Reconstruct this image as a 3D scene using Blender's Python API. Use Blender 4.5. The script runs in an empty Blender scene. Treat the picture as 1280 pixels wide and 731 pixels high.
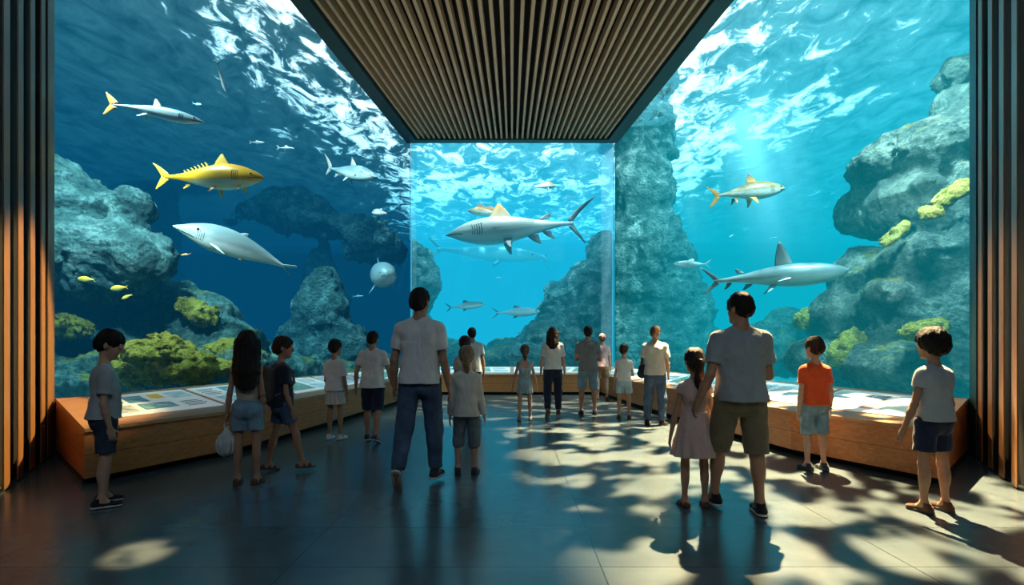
import bpy, math, random
import numpy as np
from mathutils import Vector, Matrix

random.seed(7)
RNG = np.random.RandomState(11)
sc = bpy.context.scene
COL = sc.collection
F, CX, HY, EYE = 700.0, 640.0, 430.0, 1.4          # focal length in pixels, principal column, horizon row, eye height (m)


def W(px, py, d):
    """world point seen at a pixel of the 1280x731 photograph at depth d"""
    return np.array([(px - CX) / F * d, d, EYE + (HY - py) / F * d])


# ------------------------------------------------------------------ node helpers
def new_mat(name):
    m = bpy.data.materials.new(name)
    m.use_nodes = True
    m.node_tree.nodes.clear()
    out = m.node_tree.nodes.new('ShaderNodeOutputMaterial')
    return m, m.node_tree, out


def nd(nt, kind, **kw):
    n = nt.nodes.new('ShaderNode' + kind)
    for k, v in kw.items():
        if k.startswith('i_'):
            n.inputs[k[2:].replace('_', ' ')].default_value = v
        else:
            setattr(n, k, v)
    return n


def lk(nt, a, b):
    nt.links.new(a, b)


def c4(c):
    return (c[0], c[1], c[2], 1.0)


def srgb(r, g, b):
    def f(v):
        v /= 255.0
        return v / 12.92 if v <= 0.04045 else ((v + 0.055) / 1.055) ** 2.4
    return (f(r), f(g), f(b))


def ramp(nt, fac, stops):
    r = nd(nt, 'ValToRGB')
    el = r.color_ramp.elements
    while len(el) > 1:
        el.remove(el[-1])
    el[0].position, el[0].color = stops[0][0], c4(stops[0][1])
    for p, c in stops[1:]:
        e = el.new(p)
        e.color = c4(c)
    lk(nt, fac, r.inputs['Fac'])
    return r


def mapped(nt, scale=(1, 1, 1), rot=(0, 0, 0), loc=(0, 0, 0), coord='Object'):
    tc = nd(nt, 'TexCoord')
    mp = nd(nt, 'Mapping')
    mp.inputs['Scale'].default_value = scale
    mp.inputs['Rotation'].default_value = rot
    mp.inputs['Location'].default_value = loc
    lk(nt, tc.outputs[coord], mp.inputs['Vector'])
    return mp.outputs['Vector']


def noise(nt, vec, scale, detail=4, rough=0.55, dist=0.0):
    n = nd(nt, 'TexNoise')
    n.inputs['Scale'].default_value = scale
    n.inputs['Detail'].default_value = detail
    n.inputs['Roughness'].default_value = rough
    n.inputs['Distortion'].default_value = dist
    if vec is not None:
        lk(nt, vec, n.inputs['Vector'])
    return n


def bump(nt, h, strength=0.3, dist=0.02):
    b = nd(nt, 'Bump')
    b.inputs['Strength'].default_value = strength
    b.inputs['Distance'].default_value = dist
    lk(nt, h, b.inputs['Height'])
    return b.outputs['Normal']


MATS = {}


def simple(name, col, rough=0.6, metal=0.0, spec=0.5, var=0.12, nscale=8.0, bmp=0.0, bscale=60.0, sss=0.0, stretch=(1, 1, 1)):
    """one colour with a little procedural variation and grain"""
    if name in MATS:
        return MATS[name]
    m, nt, out = new_mat(name)
    p = nd(nt, 'BsdfPrincipled')
    v = mapped(nt, stretch)
    n = noise(nt, v, nscale, 5)
    lo = tuple(max(0, c * (1 - var)) for c in col)
    hi = tuple(min(1, c * (1 + var)) for c in col)
    r = ramp(nt, n.outputs['Fac'], [(0.3, lo), (0.7, hi)])
    lk(nt, r.outputs['Color'], p.inputs['Base Color'])
    p.inputs['Roughness'].default_value = rough
    p.inputs['Metallic'].default_value = metal
    p.inputs['Specular IOR Level'].default_value = spec
    if sss:
        p.inputs['Subsurface Weight'].default_value = sss
        p.inputs['Subsurface Radius'].default_value = (0.02, 0.008, 0.005)
    if bmp:
        b = noise(nt, v, bscale, 3)
        lk(nt, bump(nt, b.outputs['Fac'], bmp, 0.01), p.inputs['Normal'])
    lk(nt, p.outputs[0], out.inputs['Surface'])
    MATS[name] = m
    return m


def wood(name, dark, light, scale=3.0, axis=0, rough=0.45, plank=0.0):
    m, nt, out = new_mat(name)
    p = nd(nt, 'BsdfPrincipled')
    st = [14.0, 14.0, 14.0]
    st[axis] = 0.7
    v = mapped(nt, tuple(st))
    n = noise(nt, v, scale, 6, 0.6, 0.6)
    r = ramp(nt, n.outputs['Fac'], [(0.25, dark), (0.5, tuple((a + b) / 2 for a, b in zip(dark, light))), (0.75, light)])
    colour = r.outputs['Color']
    if plank:
        tc = nd(nt, 'TexCoord')
        sp = nd(nt, 'SeparateXYZ')
        lk(nt, tc.outputs['Object'], sp.inputs[0])
        md = nd(nt, 'Math', operation='MODULO')
        lk(nt, sp.outputs['Z'], md.inputs[0])
        md.inputs[1].default_value = plank
        cmp_ = nd(nt, 'Math', operation='LESS_THAN')
        lk(nt, md.outputs[0], cmp_.inputs[0])
        cmp_.inputs[1].default_value = 0.006
        mx = nd(nt, 'MixRGB', blend_type='MULTIPLY')
        lk(nt, cmp_.outputs[0], mx.inputs['Fac'])
        lk(nt, colour, mx.inputs[1])
        mx.inputs[2].default_value = (0.25, 0.22, 0.2, 1)
        colour = mx.outputs[0]
    lk(nt, colour, p.inputs['Base Color'])
    p.inputs['Roughness'].default_value = rough
    lk(nt, bump(nt, n.outputs['Fac'], 0.12, 0.01), p.inputs['Normal'])
    lk(nt, p.outputs[0], out.inputs['Surface'])
    return m


# ------------------------------------------------------------------ mesh / object helpers
def mesh_from(name, verts, faces, mat=None, smooth=False):
    me = bpy.data.meshes.new(name)
    me.from_pydata([tuple(map(float, v)) for v in verts], [], [tuple(int(i) for i in f) for f in faces])
    if smooth:
        me.polygons.foreach_set('use_smooth', [True] * len(me.polygons))
    if mat:
        me.materials.append(mat)
    me.update()
    return me


def link(name, me, parent=None, matrix=None):
    o = bpy.data.objects.new(name, me)
    COL.objects.link(o)
    if parent:
        o.parent = parent
    if matrix is not None:
        o.matrix_local = matrix
    return o


def tag(o, label=None, cat=None, group=None, kind=None):
    if label:
        o['label'] = label
    if cat:
        o['category'] = cat
    if group:
        o['group'] = group
    if kind:
        o['kind'] = kind
    return o


def thing(name, label, cat, loc=(0, 0, 0), rotz=0.0, group=None):
    o = bpy.data.objects.new(name, None)
    COL.objects.link(o)
    o.empty_display_size = 0.1
    o.location = tuple(map(float, loc))
    o.rotation_euler = (0, 0, rotz)
    return tag(o, label, cat, group)


class MB:
    """collects simple solids and builds one mesh"""

    def __init__(self):
        self.v, self.f = [], []

    def poly(self, pts, faces):
        b = len(self.v)
        self.v += [tuple(p) for p in pts]
        self.f += [tuple(b + i for i in f) for f in faces]

    def hexa(self, p):
        """8 points: bottom ring 0-3, top ring 4-7"""
        self.poly(p, [(3, 2, 1, 0), (4, 5, 6, 7), (0, 1, 5, 4), (1, 2, 6, 5), (2, 3, 7, 6), (3, 0, 4, 7)])

    def box(self, lo, hi):
        (a, b, c), (x, y, z) = lo, hi
        self.hexa([(a, b, c), (x, b, c), (x, y, c), (a, y, c), (a, b, z), (x, b, z), (x, y, z), (a, y, z)])

    def prism(self, pts, z0, z1):
        n = len(pts)
        self.poly([(x, y, z0) for x, y in pts] + [(x, y, z1) for x, y in pts],
                  [tuple(range(n))[::-1], tuple(range(n, 2 * n))] + [(i, (i + 1) % n, n + (i + 1) % n, n + i) for i in range(n)])

    def build(self, name, mat, parent=None, smooth=False):
        return link(name, mesh_from(name, self.v, self.f, mat, smooth), parent)


def fixnorm(o):
    import bmesh
    bm = bmesh.new()
    bm.from_mesh(o.data)
    bmesh.ops.recalc_face_normals(bm, faces=bm.faces)
    bm.to_mesh(o.data)
    bm.free()
    return o


# ------------------------------------------------------------------ value noise (numpy)
_T = RNG.rand(32, 32, 32).astype(np.float32)


def vn(x, y, z):
    xi, yi, zi = np.floor(x).astype(int), np.floor(y).astype(int), np.floor(z).astype(int)
    fx, fy, fz = x - xi, y - yi, z - zi
    fx, fy, fz = (t * t * (3 - 2 * t) for t in (fx, fy, fz))
    a, b, c = xi & 31, yi & 31, zi & 31
    a1, b1, c1 = (xi + 1) & 31, (yi + 1) & 31, (zi + 1) & 31
    l = lambda p, q, t: p + (q - p) * t
    return l(l(l(_T[a, b, c], _T[a1, b, c], fx), l(_T[a, b1, c], _T[a1, b1, c], fx), fy),
             l(l(_T[a, b, c1], _T[a1, b, c1], fx), l(_T[a, b1, c1], _T[a1, b1, c1], fx), fy), fz)


def fbm(x, y, z, oct=4, gain=0.5):
    s, a, t = 0, 1.0, 0
    for i in range(oct):
        s = s + a * (vn(x + 7.3 * i, y + 3.1 * i, z + 5.7 * i) - 0.5)
        t += a
        a *= gain
        x, y, z = x * 2.03, y * 2.03, z * 2.03
    return s / t * 2


def billow(x, y, z, oct=3, gain=0.5):
    s, a, t = 0, 1.0, 0
    for i in range(oct):
        s = s + a * np.abs(vn(x + 2.3 * i, y + 9.1 * i, z + 4.7 * i) * 2 - 1)
        t += a
        a *= gain
        x, y, z = x * 2.1, y * 2.1, z * 2.1
    return s / t


# ------------------------------------------------------------------ signed distance sculpting
class SDF:
    def __init__(s, lo, hi, h):
        s.h = h
        s.lo = np.array(lo, float) - 2.5 * h
        n = np.ceil((np.array(hi, float) + 2.5 * h - s.lo) / h).astype(int) + 1
        s.n = n
        s.f = np.full(tuple(n), 1e3, np.float32)
        s.ax = [s.lo[i] + h * np.arange(n[i]) for i in range(3)]

    def win(s, lo, hi):
        sl = []
        for i in range(3):
            a = max(0, int(math.floor((lo[i] - s.lo[i]) / s.h)))
            b = min(s.n[i], int(math.ceil((hi[i] - s.lo[i]) / s.h)) + 1)
            if b <= a:
                return None
            sl.append(slice(a, b))
        X = s.ax[0][sl[0]][:, None, None]
        Y = s.ax[1][sl[1]][None, :, None]
        Z = s.ax[2][sl[2]][None, None, :]
        return tuple(sl), X, Y, Z

    def put(s, fn, lo, hi, k=0.02, op='u', cuts=()):
        pad = k + 3 * s.h
        w = s.win([a - pad for a in lo], [a + pad for a in hi])
        if w is None:
            return
        sl, X, Y, Z = w
        d = fn(X, Y, Z)
        for (p, n) in cuts:
            d = np.maximum(d, (X - p[0]) * n[0] + (Y - p[1]) * n[1] + (Z - p[2]) * n[2])
        g = s.f[sl]
        if op == 'u':
            if k > 0:
                hh = np.maximum(k - np.abs(g - d), 0) / k
                s.f[sl] = np.minimum(g, d) - hh * hh * k * 0.25
            else:
                s.f[sl] = np.minimum(g, d)
        else:                                            # subtract
            d = -d
            if k > 0:
                hh = np.maximum(k - np.abs(g - d), 0) / k
                s.f[sl] = np.maximum(g, d) + hh * hh * k * 0.25
            else:
                s.f[sl] = np.maximum(g, d)

    def cap(s, a, b, ra, rb, k=0.02, op='u', cuts=(), flat=1.0):
        a, b = np.array(a, float), np.array(b, float)
        ba = b - a
        L2 = max(1e-9, float(ba @ ba))

        def fn(X, Y, Z):
            t = np.clip(((X - a[0]) * ba[0] + (Y - a[1]) * ba[1] + (Z - a[2]) * ba[2]) / L2, 0, 1)
            return np.sqrt((X - a[0] - t * ba[0]) ** 2 + ((Y - a[1] - t * ba[1]) * flat) ** 2 + (Z - a[2] - t * ba[2]) ** 2) - (ra + (rb - ra) * t)
        r = max(ra, rb)
        s.put(fn, np.minimum(a, b) - r, np.maximum(a, b) + r, k, op, cuts)

    def ell(s, c, r, R=None, k=0.02, op='u', cuts=()):
        c = np.array(c, float)
        r = np.array(r, float)

        def fn(X, Y, Z):
            x, y, z = X - c[0], Y - c[1], Z - c[2]
            if R is not None:
                x, y, z = (x * R[0, i] + y * R[1, i] + z * R[2, i] for i in range(3))
            k0 = np.sqrt((x / r[0]) ** 2 + (y / r[1]) ** 2 + (z / r[2]) ** 2)
            k1 = np.sqrt((x / r[0] ** 2) ** 2 + (y / r[1] ** 2) ** 2 + (z / r[2] ** 2) ** 2)
            return k0 * (k0 - 1) / np.maximum(k1, 1e-6)
        e = r if R is None else np.sqrt((R ** 2) @ (r ** 2))
        s.put(fn, c - e, c + e, k, op, cuts)

    def tube(s, z0, z1, c0, c1, r0, r1, k=0.02, cuts=(), pleat=0.0, npl=14):
        """upright elliptical tube from z0 (low) to z1 (high); c and r are xy pairs at both ends"""
        def fn(X, Y, Z):
            t = np.clip((Z - z0) / (z1 - z0), 0, 1)
            rx, ry = r0[0] + (r1[0] - r0[0]) * t, r0[1] + (r1[1] - r0[1]) * t
            x, y = X - (c0[0] + (c1[0] - c0[0]) * t), Y - (c0[1] + (c1[1] - c0[1]) * t)
            q = (np.abs(x / rx) ** 2.7 + np.abs(y / ry) ** 2.7) ** (1 / 2.7) if not pleat else np.sqrt((x / rx) ** 2 + (y / ry) ** 2)
            m = np.minimum(rx, ry)
            if pleat:
                q = q - pleat * (1 - t) * np.sin(np.arctan2(y, x) * npl + 2 * np.sin(t * 3)) / m
            return np.maximum((q - 1) * m, np.maximum(z0 - Z, Z - z1))
        R = max(r0[0], r0[1], r1[0], r1[1]) + pleat
        cx, cy = (c0[0] + c1[0]) / 2, (c0[1] + c1[1]) / 2
        R += max(abs(c0[0] - c1[0]), abs(c0[1] - c1[1]))
        s.put(fn, (cx - R, cy - R, z0), (cx + R, cy + R, z1), k, 'u', cuts)

    def displace(s, fn, near):
        i = np.nonzero(np.abs(s.f) < near)
        s.f[i] += fn(s.ax[0][i[0]], s.ax[1][i[1]], s.ax[2][i[2]])

    def mesh(s, name, mat=None):
        f = s.f
        ins = f < 0
        cnt = np.zeros(tuple(s.n - 1), np.int8)
        C = [(i, j, k) for i in (0, 1) for j in (0, 1) for k in (0, 1)]
        sh = lambda a, c: a[c[0]:a.shape[0] - 1 + c[0], c[1]:a.shape[1] - 1 + c[1], c[2]:a.shape[2] - 1 + c[2]]
        for c in C:
            cnt += sh(ins, c)
        mask = (cnt > 0) & (cnt < 8)
        idx = np.full(mask.shape, -1, np.int64)
        I = np.nonzero(mask)
        nv = len(I[0])
        idx[I] = np.arange(nv)
        acc = np.zeros((nv, 3))
        num = np.zeros(nv)
        vals = {c: f[I[0] + c[0], I[1] + c[1], I[2] + c[2]].astype(float) for c in C}
        for c in C:
            for a in range(3):
                if c[a] == 0:
                    e = list(c)
                    e[a] = 1
                    va, vb = vals[c], vals[tuple(e)]
                    x = (va < 0) != (vb < 0)
                    t = np.where(x, va / np.where(x, va - vb, 1), 0)
                    p = np.array(c, float)[None, :].repeat(nv, 0)
                    p[:, a] = t
                    acc += p * x[:, None]
                    num += x
        co = (np.stack(I, 1) + acc / np.maximum(num, 1)[:, None]) * s.h + s.lo
        quads = []
        for a in range(3):
            b, c = (a + 1) % 3, (a + 2) % 3
            s0 = [slice(None)] * 3
            s1 = [slice(None)] * 3
            s0[a], s1[a] = slice(0, -1), slice(1, None)
            A, B = ins[tuple(s0)], ins[tuple(s1)]
            E = np.nonzero(A != B)
            E = [e for e in E]
            ok = (E[b] > 0) & (E[c] > 0) & (E[b] < s.n[b] - 1) & (E[c] < s.n[c] - 1)
            E = [e[ok] for e in E]
            flip = A[tuple(E)]

            def cell(db, dc):
                q = [e.copy() for e in E]
                q[b] += db
                q[c] += dc
                return idx[tuple(q)]
            q = np.stack([cell(-1, -1), cell(0, -1), cell(0, 0), cell(-1, 0)], 1)
            q[~flip] = q[~flip][:, ::-1]
            quads.append(q)
        q = np.concatenate(quads)
        q = q[(q >= 0).all(1)]
        me = bpy.data.meshes.new(name)
        me.vertices.add(nv)
        me.vertices.foreach_set('co', co.astype(np.float32).ravel())
        me.loops.add(len(q) * 4)
        me.loops.foreach_set('vertex_index', q.astype(np.int32).ravel())
        me.polygons.add(len(q))
        me.polygons.foreach_set('loop_start', np.arange(0, len(q) * 4, 4, dtype=np.int32))
        me.polygons.foreach_set('use_smooth', np.ones(len(q), bool))
        me.update(calc_edges=True)
        me.validate()
        if mat:
            me.materials.append(mat)
        return me
# ================================================================== render-independent look settings, camera
sc.view_settings.view_transform = 'Standard'
sc.view_settings.look = 'None'
sc.view_settings.exposure = 0.0
sc.cycles.use_denoising = True
sc.cycles.max_bounces = 8
sc.cycles.diffuse_bounces = 3
sc.cycles.glossy_bounces = 4
sc.cycles.transparent_max_bounces = 24
sc.cycles.volume_bounces = 0
sc.cycles.sample_clamp_indirect = 4.0
sc.cycles.caustics_reflective = False
sc.cycles.caustics_refractive = False

cam = bpy.data.cameras.new('camera')
cam.sensor_width = 36.0
cam.lens = 36.0 * F / 1280.0
cam.shift_y = (HY - 365.5) / 1280.0
cam.clip_end = 200
camo = bpy.data.objects.new('camera', cam)
camo.location = (0, 0, EYE)
camo.rotation_euler = (math.pi / 2, 0, 0)
COL.objects.link(camo)
sc.camera = camo

w = bpy.data.worlds.new('sky')
sc.world = w
w.use_nodes = True
bg = w.node_tree.nodes['Background']
bg.inputs['Color'].default_value = (0.75, 0.92, 1.0, 1)
bg.inputs['Strength'].default_value = 3.5

# ================================================================== plan of the hall (metres, camera at the origin looking along +y)
GL = [(5.75, 7.05), (3.07, 17.0)]                       # side glass: near end, far corner (mirrored on the left)
BENCH = [(4.2, 5.5), (3.5, 7.1), (3.14, 9.4), (2.72, 12.6), (2.45, 15.5)]     # plan of the bench fronts
GLASSP = [(5.75, 7.05), (5.22, 9.0), (4.55, 11.5), (3.75, 14.5), (3.07, 17.0)]
SILL, LIP, TOPZ, ROOF, WATER = 0.72, 0.57, 9.6, 9.6, 9.0

# ---- materials of the shell
def floor_mat():
    m, nt, out = new_mat('polished slate slabs')
    p = nd(nt, 'BsdfPrincipled')
    v = mapped(nt)
    n1 = noise(nt, v, 1.3, 6, 0.6)
    n2 = noise(nt, v, 22, 5, 0.7)
    col = ramp(nt, n1.outputs['Fac'], [(0.3, (0.056, 0.080, 0.094)), (0.7, (0.105, 0.135, 0.152))])
    br = nd(nt, 'TexBrick')
    br.offset = 0.0
    br.inputs['Color1'].default_value = (1, 1, 1, 1)
    br.inputs['Color2'].default_value = (0.86, 0.86, 0.88, 1)
    br.inputs['Mortar'].default_value = (0.25, 0.25, 0.27, 1)
    br.inputs['Scale'].default_value = 1.0
    br.inputs['Mortar Size'].default_value = 0.005
    br.inputs['Brick Width'].default_value = 1.96
    br.inputs['Row Height'].default_value = 0.75
    lk(nt, mapped(nt, loc=(1.4 + 0.0, 0.23, 0)), br.inputs['Vector'])
    mx = nd(nt, 'MixRGB', blend_type='MULTIPLY')
    mx.inputs['Fac'].default_value = 1.0
    lk(nt, col.outputs['Color'], mx.inputs[1])
    lk(nt, br.outputs['Color'], mx.inputs[2])
    lk(nt, mx.outputs[0], p.inputs['Base Color'])
    rr = nd(nt, 'MapRange')
    rr.inputs['To Min'].default_value = 0.17
    rr.inputs['To Max'].default_value = 0.30
    lk(nt, n2.outputs['Fac'], rr.inputs['Value'])
    lk(nt, rr.outputs[0], p.inputs['Roughness'])
    p.inputs['Specular IOR Level'].default_value = 0.5
    ad = nd(nt, 'Math', operation='ADD')
    lk(nt, n2.outputs['Fac'], ad.inputs[0])
    sb = nd(nt, 'Math', operation='MULTIPLY')
    sb.inputs[1].default_value = -2.0
    lk(nt, br.outputs['Fac'], sb.inputs[0])
    lk(nt, sb.outputs[0], ad.inputs[1])
    lk(nt, bump(nt, ad.outputs[0], 0.05, 0.01), p.inputs['Normal'])
    lk(nt, p.outputs[0], out.inputs['Surface'])
    return m


M_FLOOR = floor_mat()
M_DARK = simple('charcoal plaster', (0.012, 0.013, 0.015), 0.8)
M_BACKING = simple('black felt backing', (0.006, 0.006, 0.007), 0.9)
M_FRAME = simple('dark teal painted steel', (0.022, 0.048, 0.055), 0.45, spec=0.4)
M_SLAT = wood('walnut slat', (0.20, 0.095, 0.04), (0.36, 0.18, 0.075), 3.0, 2, 0.4)
M_CSLAT = wood('ash ceiling slat', (0.30, 0.22, 0.14), (0.46, 0.35, 0.23), 3.0, 1, 0.55)
M_BENCH = wood('oiled cedar', (0.34, 0.125, 0.04), (0.60, 0.25, 0.085), 2.2, 1, 0.38, plank=0.30)
M_BTOP = wood('oiled cedar top', (0.34, 0.17, 0.08), (0.52, 0.29, 0.15), 2.2, 1, 0.35)
M_TANKWALL = simple('blue painted tank wall', (0.008, 0.10, 0.17), 0.9, var=0.3, nscale=0.35)
M_SAND = simple('pale tank sand', (0.30, 0.36, 0.32), 0.95, var=0.35, nscale=1.5, bmp=0.5, bscale=8)


def glass_mat():
    m, nt, out = new_mat('clear acrylic pane')
    t = nd(nt, 'BsdfTransparent')
    t.inputs['Color'].default_value = (0.97, 0.99, 1.0, 1)
    g = nd(nt, 'BsdfGlossy')
    g.inputs['Roughness'].default_value = 0.02
    fr = nd(nt, 'Value')
    fr.outputs[0].default_value = 0.002
    mx = nd(nt, 'MixShader')
    lk(nt, fr.outputs[0], mx.inputs[0])
    lk(nt, t.outputs[0], mx.inputs[1])
    lk(nt, g.outputs[0], mx.inputs[2])
    lk(nt, mx.outputs[0], out.inputs['Surface'])
    return m


def edge_mat():
    m, nt, out = new_mat('pale acrylic joint')
    t = nd(nt, 'BsdfTransparent')
    t.inputs['Color'].default_value = (0.8, 0.95, 1.0, 1)
    p = nd(nt, 'BsdfPrincipled')
    p.inputs['Base Color'].default_value = (0.45, 0.75, 0.85, 1)
    p.inputs['Roughness'].default_value = 0.25
    mx = nd(nt, 'MixShader')
    mx.inputs[0].default_value = 0.10
    lk(nt, t.outputs[0], mx.inputs[1])
    lk(nt, p.outputs[0], mx.inputs[2])
    lk(nt, mx.outputs[0], out.inputs['Surface'])
    return m


M_GLASS, M_EDGE = glass_mat(), edge_mat()


def struct(o):
    return tag(o, kind='structure')


# ---- floor and upper ceiling
fl = MB()
fl.prism([(-6.5, -4), (6.5, -4), (6.5, 7.3), (3.3, 17.3), (-3.3, 17.3), (-6.5, 7.3)], -0.2, 0.0)
struct(fl.build('floor', M_FLOOR))
rf = MB()
rf.prism([(-6.6, -4), (6.6, -4), (6.6, 7.05), (5.95, 7.05), (3.3, 17.2), (-3.3, 17.2), (-5.95, 7.05), (-6.6, 7.05)], ROOF, ROOF + 0.3)
struct(rf.build('ceiling_upper', M_DARK))


def line_wall(name, pts, z0, z1, th, mat, side):
    """a wall of thickness th along a plan polyline; side = +1 thickens to the right of the walking direction"""
    b = MB()
    for (x0, y0), (x1, y1) in zip(pts[:-1], pts[1:]):
        L = math.hypot(x1 - x0, y1 - y0)
        nx, ny = (y1 - y0) / L * th * side, -(x1 - x0) / L * th * side
        q = [(x0, y0), (x1, y1), (x1 + nx, y1 + ny), (x0 + nx, y0 + ny)]
        b.prism(q, z0, z1)
    return fixnorm(b.build(name, mat))


# ---- angled slatted walls beside the entrance, plain walls behind the camera
JAMB = [(5.80, 7.10), (4.72, 5.15), (4.05, 3.4)]
for side, nm in ((-1, 'left'), (1, 'right')):
    pts = [(x * side, y) for x, y in JAMB] + [(4.05 * side, -3.9)]
    wl = struct(line_wall('wall_' + nm, [(x + side * 0.10, y + (0.12 if i_ == 0 else -0.05)) for i_, (x, y) in enumerate(pts)], 0, TOPZ, 0.15, M_BACKING, -side))
    # vertical timber fins
    b = MB()
    first = MB()
    (x0, y0), (x1, y1), (x2, y2) = pts[:3]
    L1, L2 = math.hypot(x1 - x0, y1 - y0), math.hypot(x2 - x1, y2 - y1)
    pitch, wid = (0.47, 0.19) if side < 0 else (0.45, 0.17)
    s0, wid0 = 0.0, wid
    n = 0
    while s0 + wid < L1 + L2:
        q = []
        for s_ in (s0, s0 + (0.34 if n == 0 else wid)):
            if s_ < L1:
                t = s_ / L1
                p = (x0 + (x1 - x0) * t, y0 + (y1 - y0) * t)
                dx, dy = (x1 - x0) / L1, (y1 - y0) / L1
            else:
                t = (s_ - L1) / L2
                p = (x1 + (x2 - x1) * t, y1 + (y2 - y1) * t)
                dx, dy = (x2 - x1) / L2, (y2 - y1) / L2
            nx, ny = (-dy, dx) if side > 0 else (dy, -dx)
            q.append((p, (nx, ny)))
        (p0, n0), (p1, n1) = q
        th = 0.012
        quad = [p0, p1, (p1[0] + n1[0] * th, p1[1] + n1[1] * th), (p0[0] + n0[0] * th, p0[1] + n0[1] * th)]
        (first if n == 0 and side > 0 else b).prism(quad, 0.02, TOPZ)
        s0 += pitch
        n += 1
    fixnorm(b.build('timber_slats', M_SLAT, wl))
    if side > 0:
        fixnorm(first.build('edge_post', M_FRAME, wl))
struct(line_wall('wall_rear', [(-4.1, -3.9), (4.1, -3.9)], 0, TOPZ, 0.15, M_DARK, 1))

# ---- glass walls of the tanks
TH = 0.06
def pane(name, a, b_):
    o = line_wall(name, [a, b_], SILL - 0.02, TOPZ, TH, M_GLASS, 1)
    return struct(o)


pane('window_1', (-GL[0][0], GL[0][1]), (-GL[1][0] - 0.03, GL[1][1] - 0.1))
pane('window_2', (-GL[1][0] + 0.16, GL[1][1] + 0.03), (GL[1][0] - 0.36, GL[1][1] + 0.03))
pane('window_3', (GL[1][0] + 0.03, GL[1][1] - 0.1), GL[0])
for k, (xa, xb) in enumerate(((-GL[1][0], -GL[1][0] + 0.16), (GL[1][0] - 0.36, GL[1][0]))):
    b = MB()
    b.box((xa, GL[1][1] - 0.02, SILL - 0.02), (xb, GL[1][1] + 0.1, TOPZ))
    struct(b.build('trim_%d' % (k + 1), M_EDGE))

# ---- low plinth under the glass that closes the tanks below the sill
b = MB()
for side in (-1, 1):
    q = [(side * 5.72, 7.1), (side * 3.05, 17.05), (side * 3.25, 17.2), (side * 5.95, 7.1)]
    b.prism(q, 0.0, SILL - 0.02)
b.prism([(-3.05, 17.02), (3.05, 17.02), (3.25, 17.25), (-3.25, 17.25)], 0.0, SILL - 0.02)
struct(fixnorm(b.build('trim_3', M_DARK)))

# ---- canopy: the slatted panel hanging under the roof
def canopy():
    z = 7.5
    hw = lambda y: 3.2 + 0.1047 * (17.0 - y)
    y0, y1 = 4.6, 17.0
    th, rim, up = 0.26, 0.34, 0.16
    r = MB()
    for side in (-1, 1):
        A = [(side * hw(y0), y0), (side * hw(y1), y1), (side * (hw(y1) - rim), y1), (side * (hw(y0) - rim), y0)]
        r.prism(A, z, z + 0.5)
    r.prism([(-hw(y1), y1), (hw(y1), y1), (hw(y1), y1 - th), (-hw(y1), y1 - th)], z - 0.001, z + 0.5)
    r.prism([(-hw(y0), y0), (hw(y0), y0), (hw(y0), y0 + th), (-hw(y0), y0 + th)], z - 0.001, z + 0.5)
    root = struct(fixnorm(r.build('ceiling', M_FRAME)))
    bk = MB()
    bk.prism([(-hw(y0) + 0.1, y0 + .1), (hw(y0) - 0.1, y0 + .1), (hw(y1) - 0.1, y1 - .1), (-hw(y1) + 0.1, y1 - .1)], z + up + 0.12, z + up + 0.2)
    fixnorm(bk.build('backing_board', M_BACKING, root))
    s = MB()
    N = 37
    for i in range(N):
        t0 = (i + 0.33) / N * 2 - 1
        t1 = (i + 0.67) / N * 2 - 1
        a, c = hw(y0) - rim, hw(y1) - rim
        s.prism([(t0 * a, y0 + th), (t1 * a, y0 + th), (t1 * c, y1 - th), (t0 * c, y1 - th)], z + 0.04, z + up + 0.1)
    fixnorm(s.build('ceiling_slats', M_CSLAT, root))
    hang = MB()
    for x in (-2.8, 2.8):
        for y in (6.5, 11, 15.5):
            hang.box((x - .04, y - .04, z + .3), (x + .04, y + .04, ROOF))
    hang.build('hanger_rods', M_FRAME, root)


canopy()

# ================================================================== display benches and the printed panels on them
def interp(poly, u):
    seg = [math.hypot(b[0] - a[0], b[1] - a[1]) for a, b in zip(poly[:-1], poly[1:])]
    t = u * sum(seg)
    for (a, b), L in zip(zip(poly[:-1], poly[1:]), seg):
        if t <= L + 1e-9:
            return (a[0] + (b[0] - a[0]) * t / L, a[1] + (b[1] - a[1]) * t / L)
        t -= L
    return poly[-1]


def bench_pt(which, u, v, h=0.0):
    """u along the bench (0 near, 1 far; left to right at the back), v from the front lip to the glass, h above the sloping top"""
    if which == 'back':
        x0, x1 = -BENCH[-1][0], BENCH[-1][0]
        g0, g1 = -GL[1][0], GL[1][0]
        f = (x0 + (x1 - x0) * u, 15.5)
        g = (g0 + (g1 - g0) * u, 17.0)
    else:
        s = -1 if which == 'left' else 1
        f, g = interp(BENCH, u), interp(GLASSP, u)
        f, g = (f[0] * s, f[1]), (g[0] * s, g[1])
    z = LIP + (SILL - LIP) * v + h
    return (f[0] + (g[0] - f[0]) * v, f[1] + (g[1] - f[1]) * v, z)


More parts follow.
